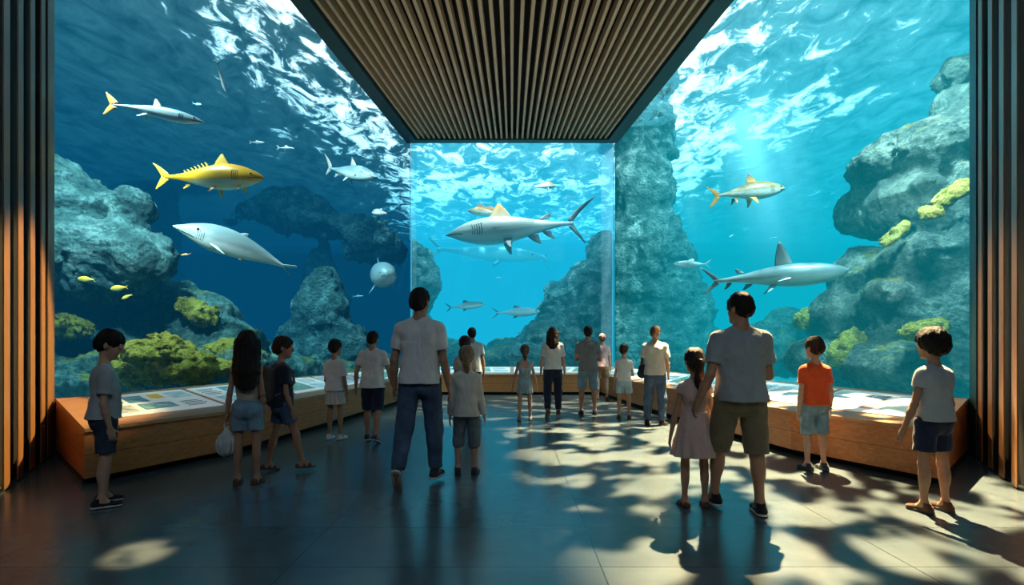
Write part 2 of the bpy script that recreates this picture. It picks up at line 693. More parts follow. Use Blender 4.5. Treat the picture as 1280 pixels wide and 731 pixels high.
def bench(which, label):
    root = thing('display_bench', label, 'display bench', bench_pt(which, 0.5, 0.5, -0.6)[:2] + (0.0,))
    off = Vector(root.location)
    N = 24
    us = [i / N for i in range(N + 1)]
    if which != 'back':
        us[-1] = 0.996
    P = lambda u, v, z=None, h=0: tuple(Vector(bench_pt(which, u, v, h) if z is None else bench_pt(which, u, v)[:2] + (z,)) - off)
    # cabinet carcass
    c = MB()
    ring = lambda u: [P(u, 0.0, 0.075), P(u, 0.0, LIP - 0.035), P(u, 0.97, SILL - 0.05), P(u, 0.97, 0.075)]
    pts, fs = [], []
    for u in us:
        pts += ring(u)
    for i in range(N):
        for k in range(4):
            a, b2 = i * 4 + k, i * 4 + (k + 1) % 4
            fs.append((a, b2, b2 + 4, a + 4))
    fs += [(3, 2, 1, 0), (4 * N, 4 * N + 1, 4 * N + 2, 4 * N + 3)]
    c.poly(pts, fs)
    fixnorm(c.build('cabinet', M_BENCH, root))
    # worktop
    t = MB()
    pts, fs = [], []
    for u in us:
        pts += [P(u, -0.012, None, -0.035), P(u, -0.012), P(u, 0.985), P(u, 0.985, None, -0.035)]
    for i in range(N):
        for k in range(4):
            a, b2 = i * 4 + k, i * 4 + (k + 1) % 4
            fs.append((a, b2, b2 + 4, a + 4))
    fs += [(3, 2, 1, 0), (4 * N, 4 * N + 1, 4 * N + 2, 4 * N + 3)]
    t.poly(pts, fs)
    fixnorm(t.build('bench_top', M_BTOP, root))
    # recessed toe kick
    k_ = MB()
    pts, fs = [], []
    for u in us:
        pts += [P(u, 0.06, 0.0), P(u, 0.06, 0.08), P(u, 0.9, 0.08), P(u, 0.9, 0.0)]
    for i in range(N):
        for k in range(4):
            a, b2 = i * 4 + k, i * 4 + (k + 1) % 4
            fs.append((a, b2, b2 + 4, a + 4))
    fs += [(3, 2, 1, 0), (4 * N, 4 * N + 1, 4 * N + 2, 4 * N + 3)]
    k_.poly(pts, fs)
    fixnorm(k_.build('toe_kick', M_BACKING, root))


bench('left', 'long cedar display bench under the left aquarium window')
bench('back', 'cedar display bench below the far window between the two side benches')
bench('right', 'long cedar display bench under the right aquarium window')


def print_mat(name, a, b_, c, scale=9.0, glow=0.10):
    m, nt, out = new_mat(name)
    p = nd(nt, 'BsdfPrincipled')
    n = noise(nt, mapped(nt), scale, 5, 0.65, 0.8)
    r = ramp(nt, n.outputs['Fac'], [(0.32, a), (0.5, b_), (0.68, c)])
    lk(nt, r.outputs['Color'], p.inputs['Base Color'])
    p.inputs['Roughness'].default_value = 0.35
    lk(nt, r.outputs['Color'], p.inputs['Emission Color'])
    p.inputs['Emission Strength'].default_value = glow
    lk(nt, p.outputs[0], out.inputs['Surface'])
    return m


GLOW = 0.22  # self-glow added to brighten the printed panels
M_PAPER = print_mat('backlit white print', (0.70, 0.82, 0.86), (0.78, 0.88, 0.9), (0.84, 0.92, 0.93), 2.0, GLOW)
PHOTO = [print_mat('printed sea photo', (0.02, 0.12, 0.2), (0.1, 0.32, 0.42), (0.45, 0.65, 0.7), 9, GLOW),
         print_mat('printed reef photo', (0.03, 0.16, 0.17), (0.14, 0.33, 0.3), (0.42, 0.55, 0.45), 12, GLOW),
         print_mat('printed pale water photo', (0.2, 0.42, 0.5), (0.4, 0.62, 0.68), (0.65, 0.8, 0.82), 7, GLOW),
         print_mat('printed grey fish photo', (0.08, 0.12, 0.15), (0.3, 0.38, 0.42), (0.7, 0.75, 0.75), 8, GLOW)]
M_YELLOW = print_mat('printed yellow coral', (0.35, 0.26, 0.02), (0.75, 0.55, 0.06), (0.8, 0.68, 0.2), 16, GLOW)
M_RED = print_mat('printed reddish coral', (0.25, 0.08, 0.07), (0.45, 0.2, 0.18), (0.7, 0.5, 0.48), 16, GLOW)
M_INK = simple('printed grey text', (0.13, 0.18, 0.2), 0.5)


def patch(b, which, u0, u1, v0, v1, h0, h1, n=8):
    pts, fs = [], []
    for i in range(n + 1):
        a = u0 + (u1 - u0) * i / n
        pts += [bench_pt(which, a, v0, h0), bench_pt(which, a, v0, h1), bench_pt(which, a, v1, h1), bench_pt(which, a, v1, h0)]
    for i in range(n):
        for k in range(4):
            p, q = i * 4 + k, i * 4 + (k + 1) % 4
            fs.append((p, q, q + 4, p + 4))
    fs += [(3, 2, 1, 0), (4 * n, 4 * n + 1, 4 * n + 2, 4 * n + 3)]
    b.poly(pts, fs)


def panel(which, u0, u1, label, layout, group):
    """layout: list of (kind, a0, a1, b0, b1) in panel units, a along the bench, b from the lip to the glass"""
    V0, V1 = 0.16, 0.86
    root = thing('information_panel', label, 'information panel', bench_pt(which, (u0 + u1) / 2, 0.5), 0, group)
    inv = Matrix.Translation(-Vector(root.location))

    def put(name, mat, rects, h0, h1):
        b = MB()
        for (a0, a1, b0, b1) in rects:
            patch(b, which, u0 + (u1 - u0) * a0, u0 + (u1 - u0) * a1, V0 + (V1 - V0) * b0, V0 + (V1 - V0) * b1, h0, h1)
        o = fixnorm(b.build(name, mat, root))
        o.matrix_local = inv
        return o
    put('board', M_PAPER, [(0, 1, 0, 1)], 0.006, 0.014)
    for (k, a0, a1, b0, b1) in layout:
        if k == 't':
            n = max(2, int((b1 - b0) / 0.07))
            text = []
            for i in range(n):
                y = b0 + (b1 - b0) * (i + 0.2) / n
                text.append((a0, a0 + (a1 - a0) * (0.75 + 0.25 * ((i * 37) % 10) / 10), y, y + (b1 - b0) / n * 0.35))
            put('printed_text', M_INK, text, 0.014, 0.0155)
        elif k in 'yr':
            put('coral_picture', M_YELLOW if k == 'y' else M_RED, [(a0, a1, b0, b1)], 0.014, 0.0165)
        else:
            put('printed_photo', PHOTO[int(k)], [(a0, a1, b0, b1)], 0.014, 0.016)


LAY = [
    [('0', .05, .22, .55, .9), ('0', .26, .46, .5, .85), ('3', .06, .24, .1, .42), ('0', .3, .62, .15, .42), ('y', .52, .66, .62, .86), ('t', .70, .95, .12, .4), ('2', .72, .96, .55, .9)],
    [('t', .05, .28, .5, .9), ('0', .34, .72, .45, .92), ('2', .05, .3, .1, .4), ('y', .38, .48, .12, .3), ('t', .54, .7, .1, .36), ('3', .76, .96, .12, .9)],
    [('1', .04, .52, .12, .9), ('t', .58, .94, .55, .9), ('2', .58, .95, .1, .48)],
    [('2', .04, .42, .1, .9), ('t', .48, .7, .2, .85), ('3', .74, .96, .3, .9)],
    [('t', .05, .3, .15, .88), ('1', .36, .95, .12, .9)],
    [('3', .05, .3, .5, .9), ('r', .1, .2, .15, .35), ('t', .36, .6, .15, .85), ('0', .66, .95, .15, .9)],
]
span = [(0.035, 0.17), (0.18, 0.33), (0.34, 0.49), (0.50, 0.65), (0.66, 0.81), (0.82, 0.965)]
ORD = ['nearest to the entrance', 'second along from the entrance', 'third along from the entrance', 'fourth along from the entrance', 'fifth along, close to the far corner', 'last before the far corner']
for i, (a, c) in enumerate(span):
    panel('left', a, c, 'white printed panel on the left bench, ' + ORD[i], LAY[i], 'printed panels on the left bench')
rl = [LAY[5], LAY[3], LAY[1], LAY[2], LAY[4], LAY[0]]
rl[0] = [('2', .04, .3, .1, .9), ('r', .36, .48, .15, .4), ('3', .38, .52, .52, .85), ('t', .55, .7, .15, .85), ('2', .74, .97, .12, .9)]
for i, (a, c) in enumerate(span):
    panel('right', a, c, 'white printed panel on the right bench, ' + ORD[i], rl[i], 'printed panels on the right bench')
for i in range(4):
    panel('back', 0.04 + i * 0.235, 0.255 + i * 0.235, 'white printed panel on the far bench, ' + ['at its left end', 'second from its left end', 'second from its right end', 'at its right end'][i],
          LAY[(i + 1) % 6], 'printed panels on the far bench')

# ================================================================== the three tanks
TANK = {'left': [(-5.80, 7.13), (-3.11, 17.1), (-7.68, 42), (-32, 42), (-32, 20.6)],
        'back': [(-3.09, 17.1), (3.09, 17.1), (7.62, 42), (-7.62, 42)],
        'right': [(3.11, 17.1), (5.80, 7.13), (32, 20.6), (32, 42), (7.68, 42)]}


def water_mat(name, sigma, far):
    m, nt, out = new_mat(name)
    ab = nd(nt, 'VolumeAbsorption')
    dens = max(sigma)
    ab.inputs['Color'].default_value = c4([1 - s / dens for s in sigma])
    ab.inputs['Density'].default_value = dens
    em = nd(nt, 'Emission')  # glow put into the volume stands in for light scattered by the water
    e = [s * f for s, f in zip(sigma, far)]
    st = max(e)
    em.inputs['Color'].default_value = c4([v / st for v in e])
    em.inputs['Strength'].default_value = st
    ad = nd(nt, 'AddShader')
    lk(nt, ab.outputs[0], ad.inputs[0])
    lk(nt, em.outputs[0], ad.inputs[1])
    lk(nt, ad.outputs[0], out.inputs['Volume'])
    return m


SIG = {'left': (0.16, 0.085, 0.072), 'back': (0.17, 0.095, 0.082), 'right': (0.15, 0.078, 0.068)}
FAR = {'left': (0.001, 0.070, 0.165), 'back': (0.008, 0.50, 0.80), 'right': (0.003, 0.46, 0.62)}  # glow colour of distant water, painted haze set per tank


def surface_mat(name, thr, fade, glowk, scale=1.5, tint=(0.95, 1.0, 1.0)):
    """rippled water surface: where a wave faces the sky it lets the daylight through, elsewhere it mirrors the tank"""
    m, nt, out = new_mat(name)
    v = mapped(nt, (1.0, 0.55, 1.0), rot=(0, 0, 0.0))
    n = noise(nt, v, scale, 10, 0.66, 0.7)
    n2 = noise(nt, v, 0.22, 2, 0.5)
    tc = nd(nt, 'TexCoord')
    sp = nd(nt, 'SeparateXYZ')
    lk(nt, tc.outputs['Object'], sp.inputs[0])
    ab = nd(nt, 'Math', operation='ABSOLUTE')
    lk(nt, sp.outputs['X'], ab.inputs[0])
    gx = nd(nt, 'MapRange')                              # fewer bright glints are painted towards the outer sides
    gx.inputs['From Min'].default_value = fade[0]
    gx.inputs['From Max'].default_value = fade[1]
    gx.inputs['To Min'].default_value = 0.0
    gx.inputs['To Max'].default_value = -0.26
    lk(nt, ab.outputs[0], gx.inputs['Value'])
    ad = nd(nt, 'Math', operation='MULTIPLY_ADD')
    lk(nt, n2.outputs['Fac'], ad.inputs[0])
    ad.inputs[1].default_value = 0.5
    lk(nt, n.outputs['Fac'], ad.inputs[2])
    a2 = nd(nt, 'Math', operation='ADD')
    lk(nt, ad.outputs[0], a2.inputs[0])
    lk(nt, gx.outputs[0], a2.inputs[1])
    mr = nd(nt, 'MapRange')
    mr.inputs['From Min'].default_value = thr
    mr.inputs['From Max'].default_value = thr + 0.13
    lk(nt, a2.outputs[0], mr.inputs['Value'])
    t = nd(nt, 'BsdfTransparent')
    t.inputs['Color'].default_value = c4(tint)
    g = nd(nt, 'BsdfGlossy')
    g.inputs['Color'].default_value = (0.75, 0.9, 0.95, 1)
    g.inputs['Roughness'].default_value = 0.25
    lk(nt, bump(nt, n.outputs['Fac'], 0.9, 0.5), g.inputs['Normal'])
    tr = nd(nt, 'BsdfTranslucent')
    rt = ramp(nt, n.outputs['Fac'], [(0.35, tuple(k * glowk for k in (0.02, 0.10, 0.13))), (0.62, tuple(k * glowk for k in (0.10, 0.26, 0.30)))])  # lighter and darker ripples painted by noise, dimmed for each tank
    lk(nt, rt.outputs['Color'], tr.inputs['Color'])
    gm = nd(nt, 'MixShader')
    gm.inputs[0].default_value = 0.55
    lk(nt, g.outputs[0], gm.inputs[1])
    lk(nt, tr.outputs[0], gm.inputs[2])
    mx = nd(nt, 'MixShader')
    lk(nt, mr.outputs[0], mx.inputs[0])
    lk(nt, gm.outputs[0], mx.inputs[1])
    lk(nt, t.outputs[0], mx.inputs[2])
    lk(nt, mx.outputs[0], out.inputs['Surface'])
    return m


THR = {'left': 0.72, 'back': 0.74, 'right': 0.66}
FADE = {'left': (5.0, 11.0), 'back': (6, 12), 'right': (6.0, 13.0)}
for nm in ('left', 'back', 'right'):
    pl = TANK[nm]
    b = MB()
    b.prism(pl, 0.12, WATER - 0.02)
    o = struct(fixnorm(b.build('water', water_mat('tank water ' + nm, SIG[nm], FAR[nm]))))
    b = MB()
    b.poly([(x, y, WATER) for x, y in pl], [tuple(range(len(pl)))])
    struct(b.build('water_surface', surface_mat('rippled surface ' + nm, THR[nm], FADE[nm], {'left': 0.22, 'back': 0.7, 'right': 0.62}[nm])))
    b = MB()
    b.prism(pl, 0.0, 0.1)
    struct(fixnorm(b.build('tank_floor', M_SAND)))
# opaque outer walls of the tanks
struct(line_wall('tank_wall_left', [(-5.95, 7.05), (-32.2, 20.5), (-32.2, 42.2), (-7.7, 42.2)], 0, WATER + 0.25, 0.2, M_TANKWALL, -1))
struct(line_wall('tank_wall_back', [(-7.7, 42.2), (7.7, 42.2)], 0, WATER + 0.25, 0.2, M_TANKWALL, -1))
struct(line_wall('tank_wall_right', [(7.7, 42.2), (32.2, 42.2), (32.2, 20.5), (5.95, 7.05)], 0, WATER + 0.25, 0.2, M_TANKWALL, -1))
for side in (-1, 1):
    struct(line_wall('tank_wall_divider', [(side * 3.1, 17.12), (side * 7.65, 42.0)], 0.1, WATER + 0.25, 0.015, M_TANKWALL, side))

# ---- slanting glowing volumes that imitate shafts of daylight in the water
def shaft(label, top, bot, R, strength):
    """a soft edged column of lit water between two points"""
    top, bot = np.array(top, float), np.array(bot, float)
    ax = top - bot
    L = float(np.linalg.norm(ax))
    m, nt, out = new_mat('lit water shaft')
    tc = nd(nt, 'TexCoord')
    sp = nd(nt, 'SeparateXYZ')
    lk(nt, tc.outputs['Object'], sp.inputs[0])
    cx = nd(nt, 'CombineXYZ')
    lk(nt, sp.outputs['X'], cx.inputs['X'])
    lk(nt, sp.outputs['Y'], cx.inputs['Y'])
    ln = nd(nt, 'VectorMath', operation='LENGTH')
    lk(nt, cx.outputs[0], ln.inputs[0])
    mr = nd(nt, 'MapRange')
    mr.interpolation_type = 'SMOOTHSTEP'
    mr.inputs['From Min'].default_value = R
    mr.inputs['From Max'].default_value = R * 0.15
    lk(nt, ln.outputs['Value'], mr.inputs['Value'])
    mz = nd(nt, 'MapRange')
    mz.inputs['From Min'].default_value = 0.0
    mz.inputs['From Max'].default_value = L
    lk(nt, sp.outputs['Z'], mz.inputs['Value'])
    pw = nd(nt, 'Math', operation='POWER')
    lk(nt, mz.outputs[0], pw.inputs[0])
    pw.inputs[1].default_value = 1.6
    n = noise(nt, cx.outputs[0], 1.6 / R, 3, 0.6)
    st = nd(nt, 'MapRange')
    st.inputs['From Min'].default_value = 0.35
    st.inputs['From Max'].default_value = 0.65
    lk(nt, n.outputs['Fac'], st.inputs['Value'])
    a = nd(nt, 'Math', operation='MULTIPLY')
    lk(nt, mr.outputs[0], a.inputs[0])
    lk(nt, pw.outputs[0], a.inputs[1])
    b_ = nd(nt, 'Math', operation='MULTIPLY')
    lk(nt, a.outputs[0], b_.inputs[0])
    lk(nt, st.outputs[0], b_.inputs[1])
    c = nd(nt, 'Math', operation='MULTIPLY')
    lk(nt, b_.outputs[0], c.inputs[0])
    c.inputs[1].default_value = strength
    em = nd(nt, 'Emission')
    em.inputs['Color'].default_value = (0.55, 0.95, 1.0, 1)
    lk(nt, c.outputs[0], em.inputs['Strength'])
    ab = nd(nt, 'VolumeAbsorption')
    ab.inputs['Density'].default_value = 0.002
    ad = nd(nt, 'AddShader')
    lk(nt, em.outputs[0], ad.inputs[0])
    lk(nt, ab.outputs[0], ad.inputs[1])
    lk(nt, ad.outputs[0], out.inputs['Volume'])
    b = MB()
    K = 24
    b.prism([(R * math.cos(2 * math.pi * k / K), R * math.sin(2 * math.pi * k / K)) for k in range(K)], 0.0, L)
    o = fixnorm(b.build('light_haze', m))
    o.rotation_euler = Vector(ax).to_track_quat('Z', 'Y').to_euler()
    o.location = Vector(bot)
    return tag(o, label, 'light haze', None, 'stuff')


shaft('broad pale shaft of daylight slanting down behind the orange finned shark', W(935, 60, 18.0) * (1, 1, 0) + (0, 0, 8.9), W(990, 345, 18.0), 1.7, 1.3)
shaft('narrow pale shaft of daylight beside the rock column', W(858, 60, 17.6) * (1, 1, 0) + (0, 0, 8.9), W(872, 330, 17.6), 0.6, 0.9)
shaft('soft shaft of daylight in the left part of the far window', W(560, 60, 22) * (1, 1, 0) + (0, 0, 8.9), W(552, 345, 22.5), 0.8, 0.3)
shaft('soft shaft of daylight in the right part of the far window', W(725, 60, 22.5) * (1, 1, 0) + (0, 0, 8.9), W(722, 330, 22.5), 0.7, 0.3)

# ================================================================== lamps
def lamp(kind, name, loc, aim, energy, color, **kw):
    L = bpy.data.lights.new(name, kind)
    L.energy = energy
    L.color = color
    for k, v in kw.items():
        setattr(L, k, v)
    o = bpy.data.objects.new(name, L)
    o.location = loc
    o.rotation_euler = (Vector(aim) - Vector(loc)).to_track_quat('-Z', 'Y').to_euler()
    COL.objects.link(o)
    return o


lamp('SUN', 'sun', (0, 0, 30), (-1.6, 2.6, 20), 16.0, (1.0, 0.97, 0.9), angle=0.02)
# ================================================================== rocks and corals in the tanks
def rock_mat(name, dark, mid, light, moss, moss_amt=0.5, gscale=1.0):
    m, nt, out = new_mat(name)
    p = nd(nt, 'BsdfPrincipled')
    v = mapped(nt)
    n1 = noise(nt, v, 2.2 * gscale, 8, 0.7)
    n2 = noise(nt, v, 0.7 * gscale, 4, 0.6)
    n3 = noise(nt, v, 12 * gscale, 6, 0.75)
    vo = nd(nt, 'TexVoronoi')
    vo.inputs['Scale'].default_value = 11 * gscale
    lk(nt, v, vo.inputs['Vector'])
    r = ramp(nt, n1.outputs['Fac'], [(0.3, dark), (0.5, mid), (0.68, light)])
    geo = nd(nt, 'NewGeometry')
    sp = nd(nt, 'SeparateXYZ')
    lk(nt, geo.outputs['Normal'], sp.inputs[0])
    a = nd(nt, 'Math', operation='MULTIPLY_ADD')
    lk(nt, sp.outputs['Z'], a.inputs[0])
    a.inputs[1].default_value = 0.35
    lk(nt, n2.outputs['Fac'], a.inputs[2])
    mr = nd(nt, 'MapRange')
    mr.inputs['From Min'].default_value = 0.95 - moss_amt * 0.6
    mr.inputs['From Max'].default_value = 1.1 - moss_amt * 0.6
    lk(nt, a.outputs[0], mr.inputs['Value'])
    r2 = ramp(nt, n3.outputs['Fac'], [(0.3, tuple(c * 0.45 for c in moss)), (0.62, moss)])
    mx = nd(nt, 'MixRGB')
    lk(nt, mr.outputs[0], mx.inputs['Fac'])
    lk(nt, r.outputs['Color'], mx.inputs[1])
    lk(nt, r2.outputs['Color'], mx.inputs[2])
    lk(nt, mx.outputs[0], p.inputs['Base Color'])
    p.inputs['Roughness'].default_value = 0.95
    p.inputs['Specular IOR Level'].default_value = 0.1
    h = nd(nt, 'Math', operation='MULTIPLY_ADD')
    lk(nt, vo.outputs['Distance'], h.inputs[0])
    h.inputs[1].default_value = -0.5
    lk(nt, n3.outputs['Fac'], h.inputs[2])
    h2 = nd(nt, 'Math', operation='MULTIPLY_ADD')
    lk(nt, n1.outputs['Fac'], h2.inputs[0])
    h2.inputs[1].default_value = 1.5
    lk(nt, h.outputs[0], h2.inputs[2])
    lk(nt, bump(nt, h2.outputs[0], 1.0, 0.30 / gscale ** 0.7), p.inputs['Normal'])
    lk(nt, p.outputs[0], out.inputs['Surface'])
    return m


R_TEAL = rock_mat('teal grey reef rock', (0.03, 0.085, 0.09), (0.12, 0.26, 0.26), (0.40, 0.62, 0.60), (0.30, 0.42, 0.22), 0.15)
R_REEF = rock_mat('algae covered reef rock', (0.025, 0.085, 0.09), (0.12, 0.27, 0.25), (0.36, 0.56, 0.50), (0.46, 0.48, 0.10), 0.30)
R_GREY = rock_mat('grey green boulder rock', (0.045, 0.075, 0.07), (0.17, 0.23, 0.205), (0.48, 0.56, 0.47), (0.55, 0.50, 0.12), 0.28)
R_CORAL = rock_mat('yellow green coral', (0.12, 0.12, 0.012), (0.48, 0.44, 0.05), (0.92, 0.80, 0.18), (0.80, 0.68, 0.12), 0.45, 2.6)
R_GOLD = rock_mat('golden coral crust', (0.28, 0.24, 0.03), (0.62, 0.54, 0.08), (0.85, 0.75, 0.2), (0.85, 0.75, 0.2), 0.6, 2.5)


def rock(name, label, cat, lumps, mat, h=0.06, k=0.35, amp=0.28, sc_=0.8, fine=0.09, group=None, seed=0.0, clip=None):
    """lumps: (px, py, depth, rx px, ry px, rz m[, tilt deg]) ellipsoids given where they stand"""
    L = []
    for q in lumps:
        px, py, d, rx, ry, rz = q[:6]
        c = W(px, py, d)
        t = math.radians(q[6]) if len(q) > 6 else 0
        R = np.array([[math.cos(t), 0, -math.sin(t)], [0, 1, 0], [math.sin(t), 0, math.cos(t)]])
        L.append((c, np.array([rx / F * d, rz, ry / F * d]), R))
    lo = np.min([c - r.max() * 1.0 for c, r, R in L], 0) - amp
    hi = np.max([c + r.max() * 1.0 for c, r, R in L], 0) + amp
    lo[2] = max(lo[2], 0.09)
    g = SDF(lo, hi, h)
    for c, r, R in L:
        g.ell(c, r, R, k)
    o = seed
    g.displace(lambda x, y, z: -amp * fbm(x * sc_ + o, y * sc_, z * sc_, 3) * 1.3 - amp * 1.35 * (billow(x * sc_ * 1.7 + 5 + o, y * sc_ * 1.7, z * sc_ * 1.7, 3) - 0.35)
               - fine * 1.7 * (billow(x * 5, y * 5 + o, z * 5, 3, .62) - 0.35), amp * 2.5)
    z = np.broadcast_to(g.ax[2][None, None, :], g.f.shape)
    g.f = np.maximum(g.f, (0.10 - z).astype(np.float32))
    if clip:                                             # keep clear of the walls between the tanks
        X, Y = g.ax[0][:, None, None], g.ax[1][None, :, None]
        for kind, sd in clip:
            lim = 3.1 + 0.1828 * (Y - 17.12)
            dd = (sd * X - lim + 0.05) if kind == 'in' else (lim + 0.05 - sd * X)
            g.f = np.maximum(g.f, (dd + 0 * g.ax[2][None, None, :]).astype(np.float32))
    me = g.mesh(name, mat)
    c0 = np.array([(lo[0] + hi[0]) / 2, (lo[1] + hi[1]) / 2, 0.1])
    me.transform(Matrix.Translation(-Vector(c0)))
    ob = link(name, me)
    ob.location = Vector(c0)
    return tag(ob, label, cat, group)


# left tank
rock('reef_boulder', 'huge rounded grey teal boulder overhanging the reef beside the left slatted wall', 'rock', [
    (60, 310, 12.2, 90, 85, 1.5), (100, 262, 12.2, 66, 36, 1.2, -18), (163, 262, 12.2, 26, 28, 0.7), (120, 315, 12.0, 82, 52, 1.5),
    (186, 322, 11.8, 34, 32, 0.9), (40, 230, 12.4, 60, 36, 1.2), (140, 358, 12.2, 60, 26, 1.2)], R_TEAL, 0.045, 0.3, 0.20, 0.8)
rock('reef_rock', 'broad low reef sloping down below the overhanging boulder at the left', 'reef', [
    (70, 445, 12.6, 100, 55, 1.6), (150, 470, 12.2, 120, 38, 1.6), (245, 405, 13.4, 52, 40, 1.2), (215, 380, 13.6, 34, 26, 0.9), (285, 432, 13.2, 48, 30, 1.1),
    (180, 420, 13.2, 60, 40, 1.2), (250, 460, 12.4, 90, 34, 1.4), (130, 410, 13.4, 70, 40, 1.0)], R_REEF, 0.045, 0.25, 0.20, 1.0, group=None)
rock('rock_spire', 'slim knobbly rock pillar rising in the dark water of the left tank', 'rock', [
    (404, 450, 18.0, 52, 42, 1.2), (404, 395, 18.0, 36, 38, 0.9), (405, 358, 18.0, 21, 22, 0.6), (407, 340, 18.0, 12, 9, 0.35), (370, 425, 18.2, 24, 24, 0.8), (438, 430, 18.0, 24, 28, 0.8)],
    R_TEAL, 0.06, 0.2, 0.20, 0.9, seed=3.3)
rock('reef_shelf', 'shadowy rock shelf far off in the dark blue water of the left tank', 'rock', [
    (425, 285, 25.5, 85, 20, 1.6, -14), (350, 262, 26, 62, 20, 1.6), (470, 312, 25.5, 44, 20, 1.6), (405, 400, 27, 26, 110, 1.0)], R_TEAL, 0.11, 0.7, 0.5, 0.5, 0.2, seed=1.1)
rock('reef_shelf', 'faint rock shelf in the dark water behind the slim silver fish', 'rock', [
    (215, 195, 27, 66, 15, 1.4, -14), (175, 172, 27, 40, 14, 1.2), (205, 330, 28, 20, 140, 1.0)], R_TEAL, 0.11, 0.7, 0.45, 0.5, 0.2, seed=5.1)
rock('reef_rock', 'low reef ridge along the sill between the coral mound and the rock pillar', 'reef', [
    (335, 462, 15.0, 60, 22, 1.2), (320, 448, 15.6, 40, 18, 1.0), (465, 462, 18.0, 60, 18, 1.0), (390, 470, 16.5, 70, 20, 1.0)], R_REEF, 0.06, 0.25, 0.18, 1.1, seed=5.5, clip=[('out', -1)])


def coral(label, px, py, d, rx, ry, rz, mat=None, tilt=0, extra=(), amp=0.10, group='coral clumps on the reef', h=0.022):
    rock('coral_clump', label, 'coral', [(px, py, d, rx, ry, rz, tilt)] + list(extra), mat or R_CORAL, h, 0.12, amp, 3.0, 0.10, group, seed=px * 0.013)


coral('large yellow green coral mound behind the boy in the grey t-shirt', 200, 450, 10.1, 44, 32, 0.6, extra=[(165, 460, 10.2, 24, 24, 0.45), (236, 462, 10.1, 34, 20, 0.5)], amp=0.07)
coral('small yellow green coral under the boulder next to the left slatted wall', 84, 410, 11.2, 26, 16, 0.4)
coral('olive coral patch on the reef behind the girl carrying a bag', 282, 438, 12.0, 30, 12, 0.4)
coral('yellowish coral crust on the slope to the left of the orange fish', 246, 390, 12.3, 26, 16, 0.4, tilt=-25)
coral('low coral patch at the sill beside the girl with long dark hair', 276, 460, 11.0, 30, 9, 0.35)

# far tank
rock('reef_rock', 'pale knobbly rock at the left edge of the far window', 'rock', [
    (520, 350, 20.5, 30, 44, 1.2), (535, 352, 20.3, 18, 22, 0.8), (515, 320, 20.6, 16, 22, 0.8), (516, 430, 21, 36, 50, 1.2)], R_TEAL, 0.06, 0.25, 0.22, 1.0, seed=2.2, clip=[('in', -1)])
rock('reef_slope', 'craggy pale reef climbing the right side of the far window', 'reef', [
    (757, 330, 20.6, 26, 40, 1.2), (735, 360, 20.3, 32, 34, 1.2), (712, 395, 20.0, 40, 36, 1.3), (690, 425, 19.6, 42, 30, 1.2), (755, 400, 20.0, 40, 60, 1.4), (665, 445, 19.2, 36, 20, 1.0), (735, 440, 19.4, 60, 40, 1.2),
    (700, 365, 20.8, 18, 14, 0.7)], R_TEAL, 0.06, 0.2, 0.22, 1.1, seed=4.0, clip=[('in', 1)])
rock('reef_rock', 'low bright reef along the bottom of the far window', 'reef', [
    (610, 448, 19.6, 50, 17, 1.0), (570, 446, 20.4, 40, 22, 1.0), (640, 440, 20.2, 36, 16, 0.9), (530, 450, 20.0, 30, 18, 0.8)], R_REEF, 0.06, 0.25, 0.18, 1.2, seed=6.1, clip=[('in', -1), ('in', 1)])

# right tank
rock('rock_spire', 'tall craggy rock column to the right of the far window', 'rock', [
    (800, 440, 20.5, 110, 60, 2.0), (825, 380, 20.5, 48, 60, 1.6), (800, 310, 20.6, 56, 62, 1.7), (795, 235, 20.6, 46, 62, 1.5), (808, 170, 20.8, 36, 40, 1.3), (835, 190, 20.6, 16, 12, 0.7), (842, 330, 20.3, 26, 40, 1.0), (862, 400, 20.2, 30, 44, 1.2),
    (770, 360, 20.2, 34, 80, 1.2), (775, 170, 20.8, 28, 60, 1.2), (800, 110, 21.2, 40, 50, 1.2)], R_TEAL, 0.065, 0.3, 0.30, 0.9, seed=7.7, clip=[('out', 1)])
rock('reef_boulder', 'towering stack of grey green boulders beside the right slatted wall', 'rock', [
    (1225, 150, 11.5, 48, 50, 1.0), (1195, 95, 12.0, 16, 18, 0.5), (1165, 205, 11.6, 60, 56, 1.1, 30), (1098, 212, 12.2, 34, 30, 0.8), (1075, 262, 12.6, 30, 32, 0.8), (1130, 260, 12.0, 58, 50, 1.2),
    (1210, 260, 11.2, 60, 60, 1.2), (1160, 330, 11.4, 66, 42, 1.1), (1085, 345, 12.6, 46, 44, 1.1), (1125, 400, 11.6, 62, 50, 1.2), (1055, 400, 12.8, 46, 42, 1.1), (1200, 390, 10.8, 44, 60, 1.0), (1110, 370, 11.0, 26, 22, 0.5),
    (1155, 232, 11.0, 18, 16, 0.4), (1150, 460, 11.0, 90, 40, 1.2), (1040, 450, 12.8, 60, 34, 1.2), (1230, 330, 11.0, 40, 80, 1.0)],
    R_GREY, 0.045, 0.16, 0.17, 0.9, 0.06, seed=9.0)
rock('reef_rock', 'low pale reef under the big shark in the right tank', 'reef', [
    (965, 425, 16.0, 44, 22, 1.2), (930, 445, 16.4, 50, 22, 1.2), (1000, 448, 15.4, 50, 26, 1.2), (985, 400, 16.4, 22, 12, 0.8), (880, 460, 17.5, 50, 18, 1.0)], R_REEF, 0.06, 0.25, 0.2, 1.1, seed=8.2)
coral('bright golden coral crust high on the right boulders', 1188, 243, 9.9, 20, 11, 0.35, R_GOLD, 40, extra=[(1166, 263, 10.0, 9, 9, 0.2)], amp=0.06)
coral('thin golden coral streak lower on the right boulders', 1120, 293, 10.75, 22, 7, 0.22, R_GOLD, 45, amp=0.05)
coral('yellow green coral cushion above the head of the child with dark bobbed hair', 1158, 412, 9.9, 30, 12, 0.3, R_CORAL, 15, amp=0.06)
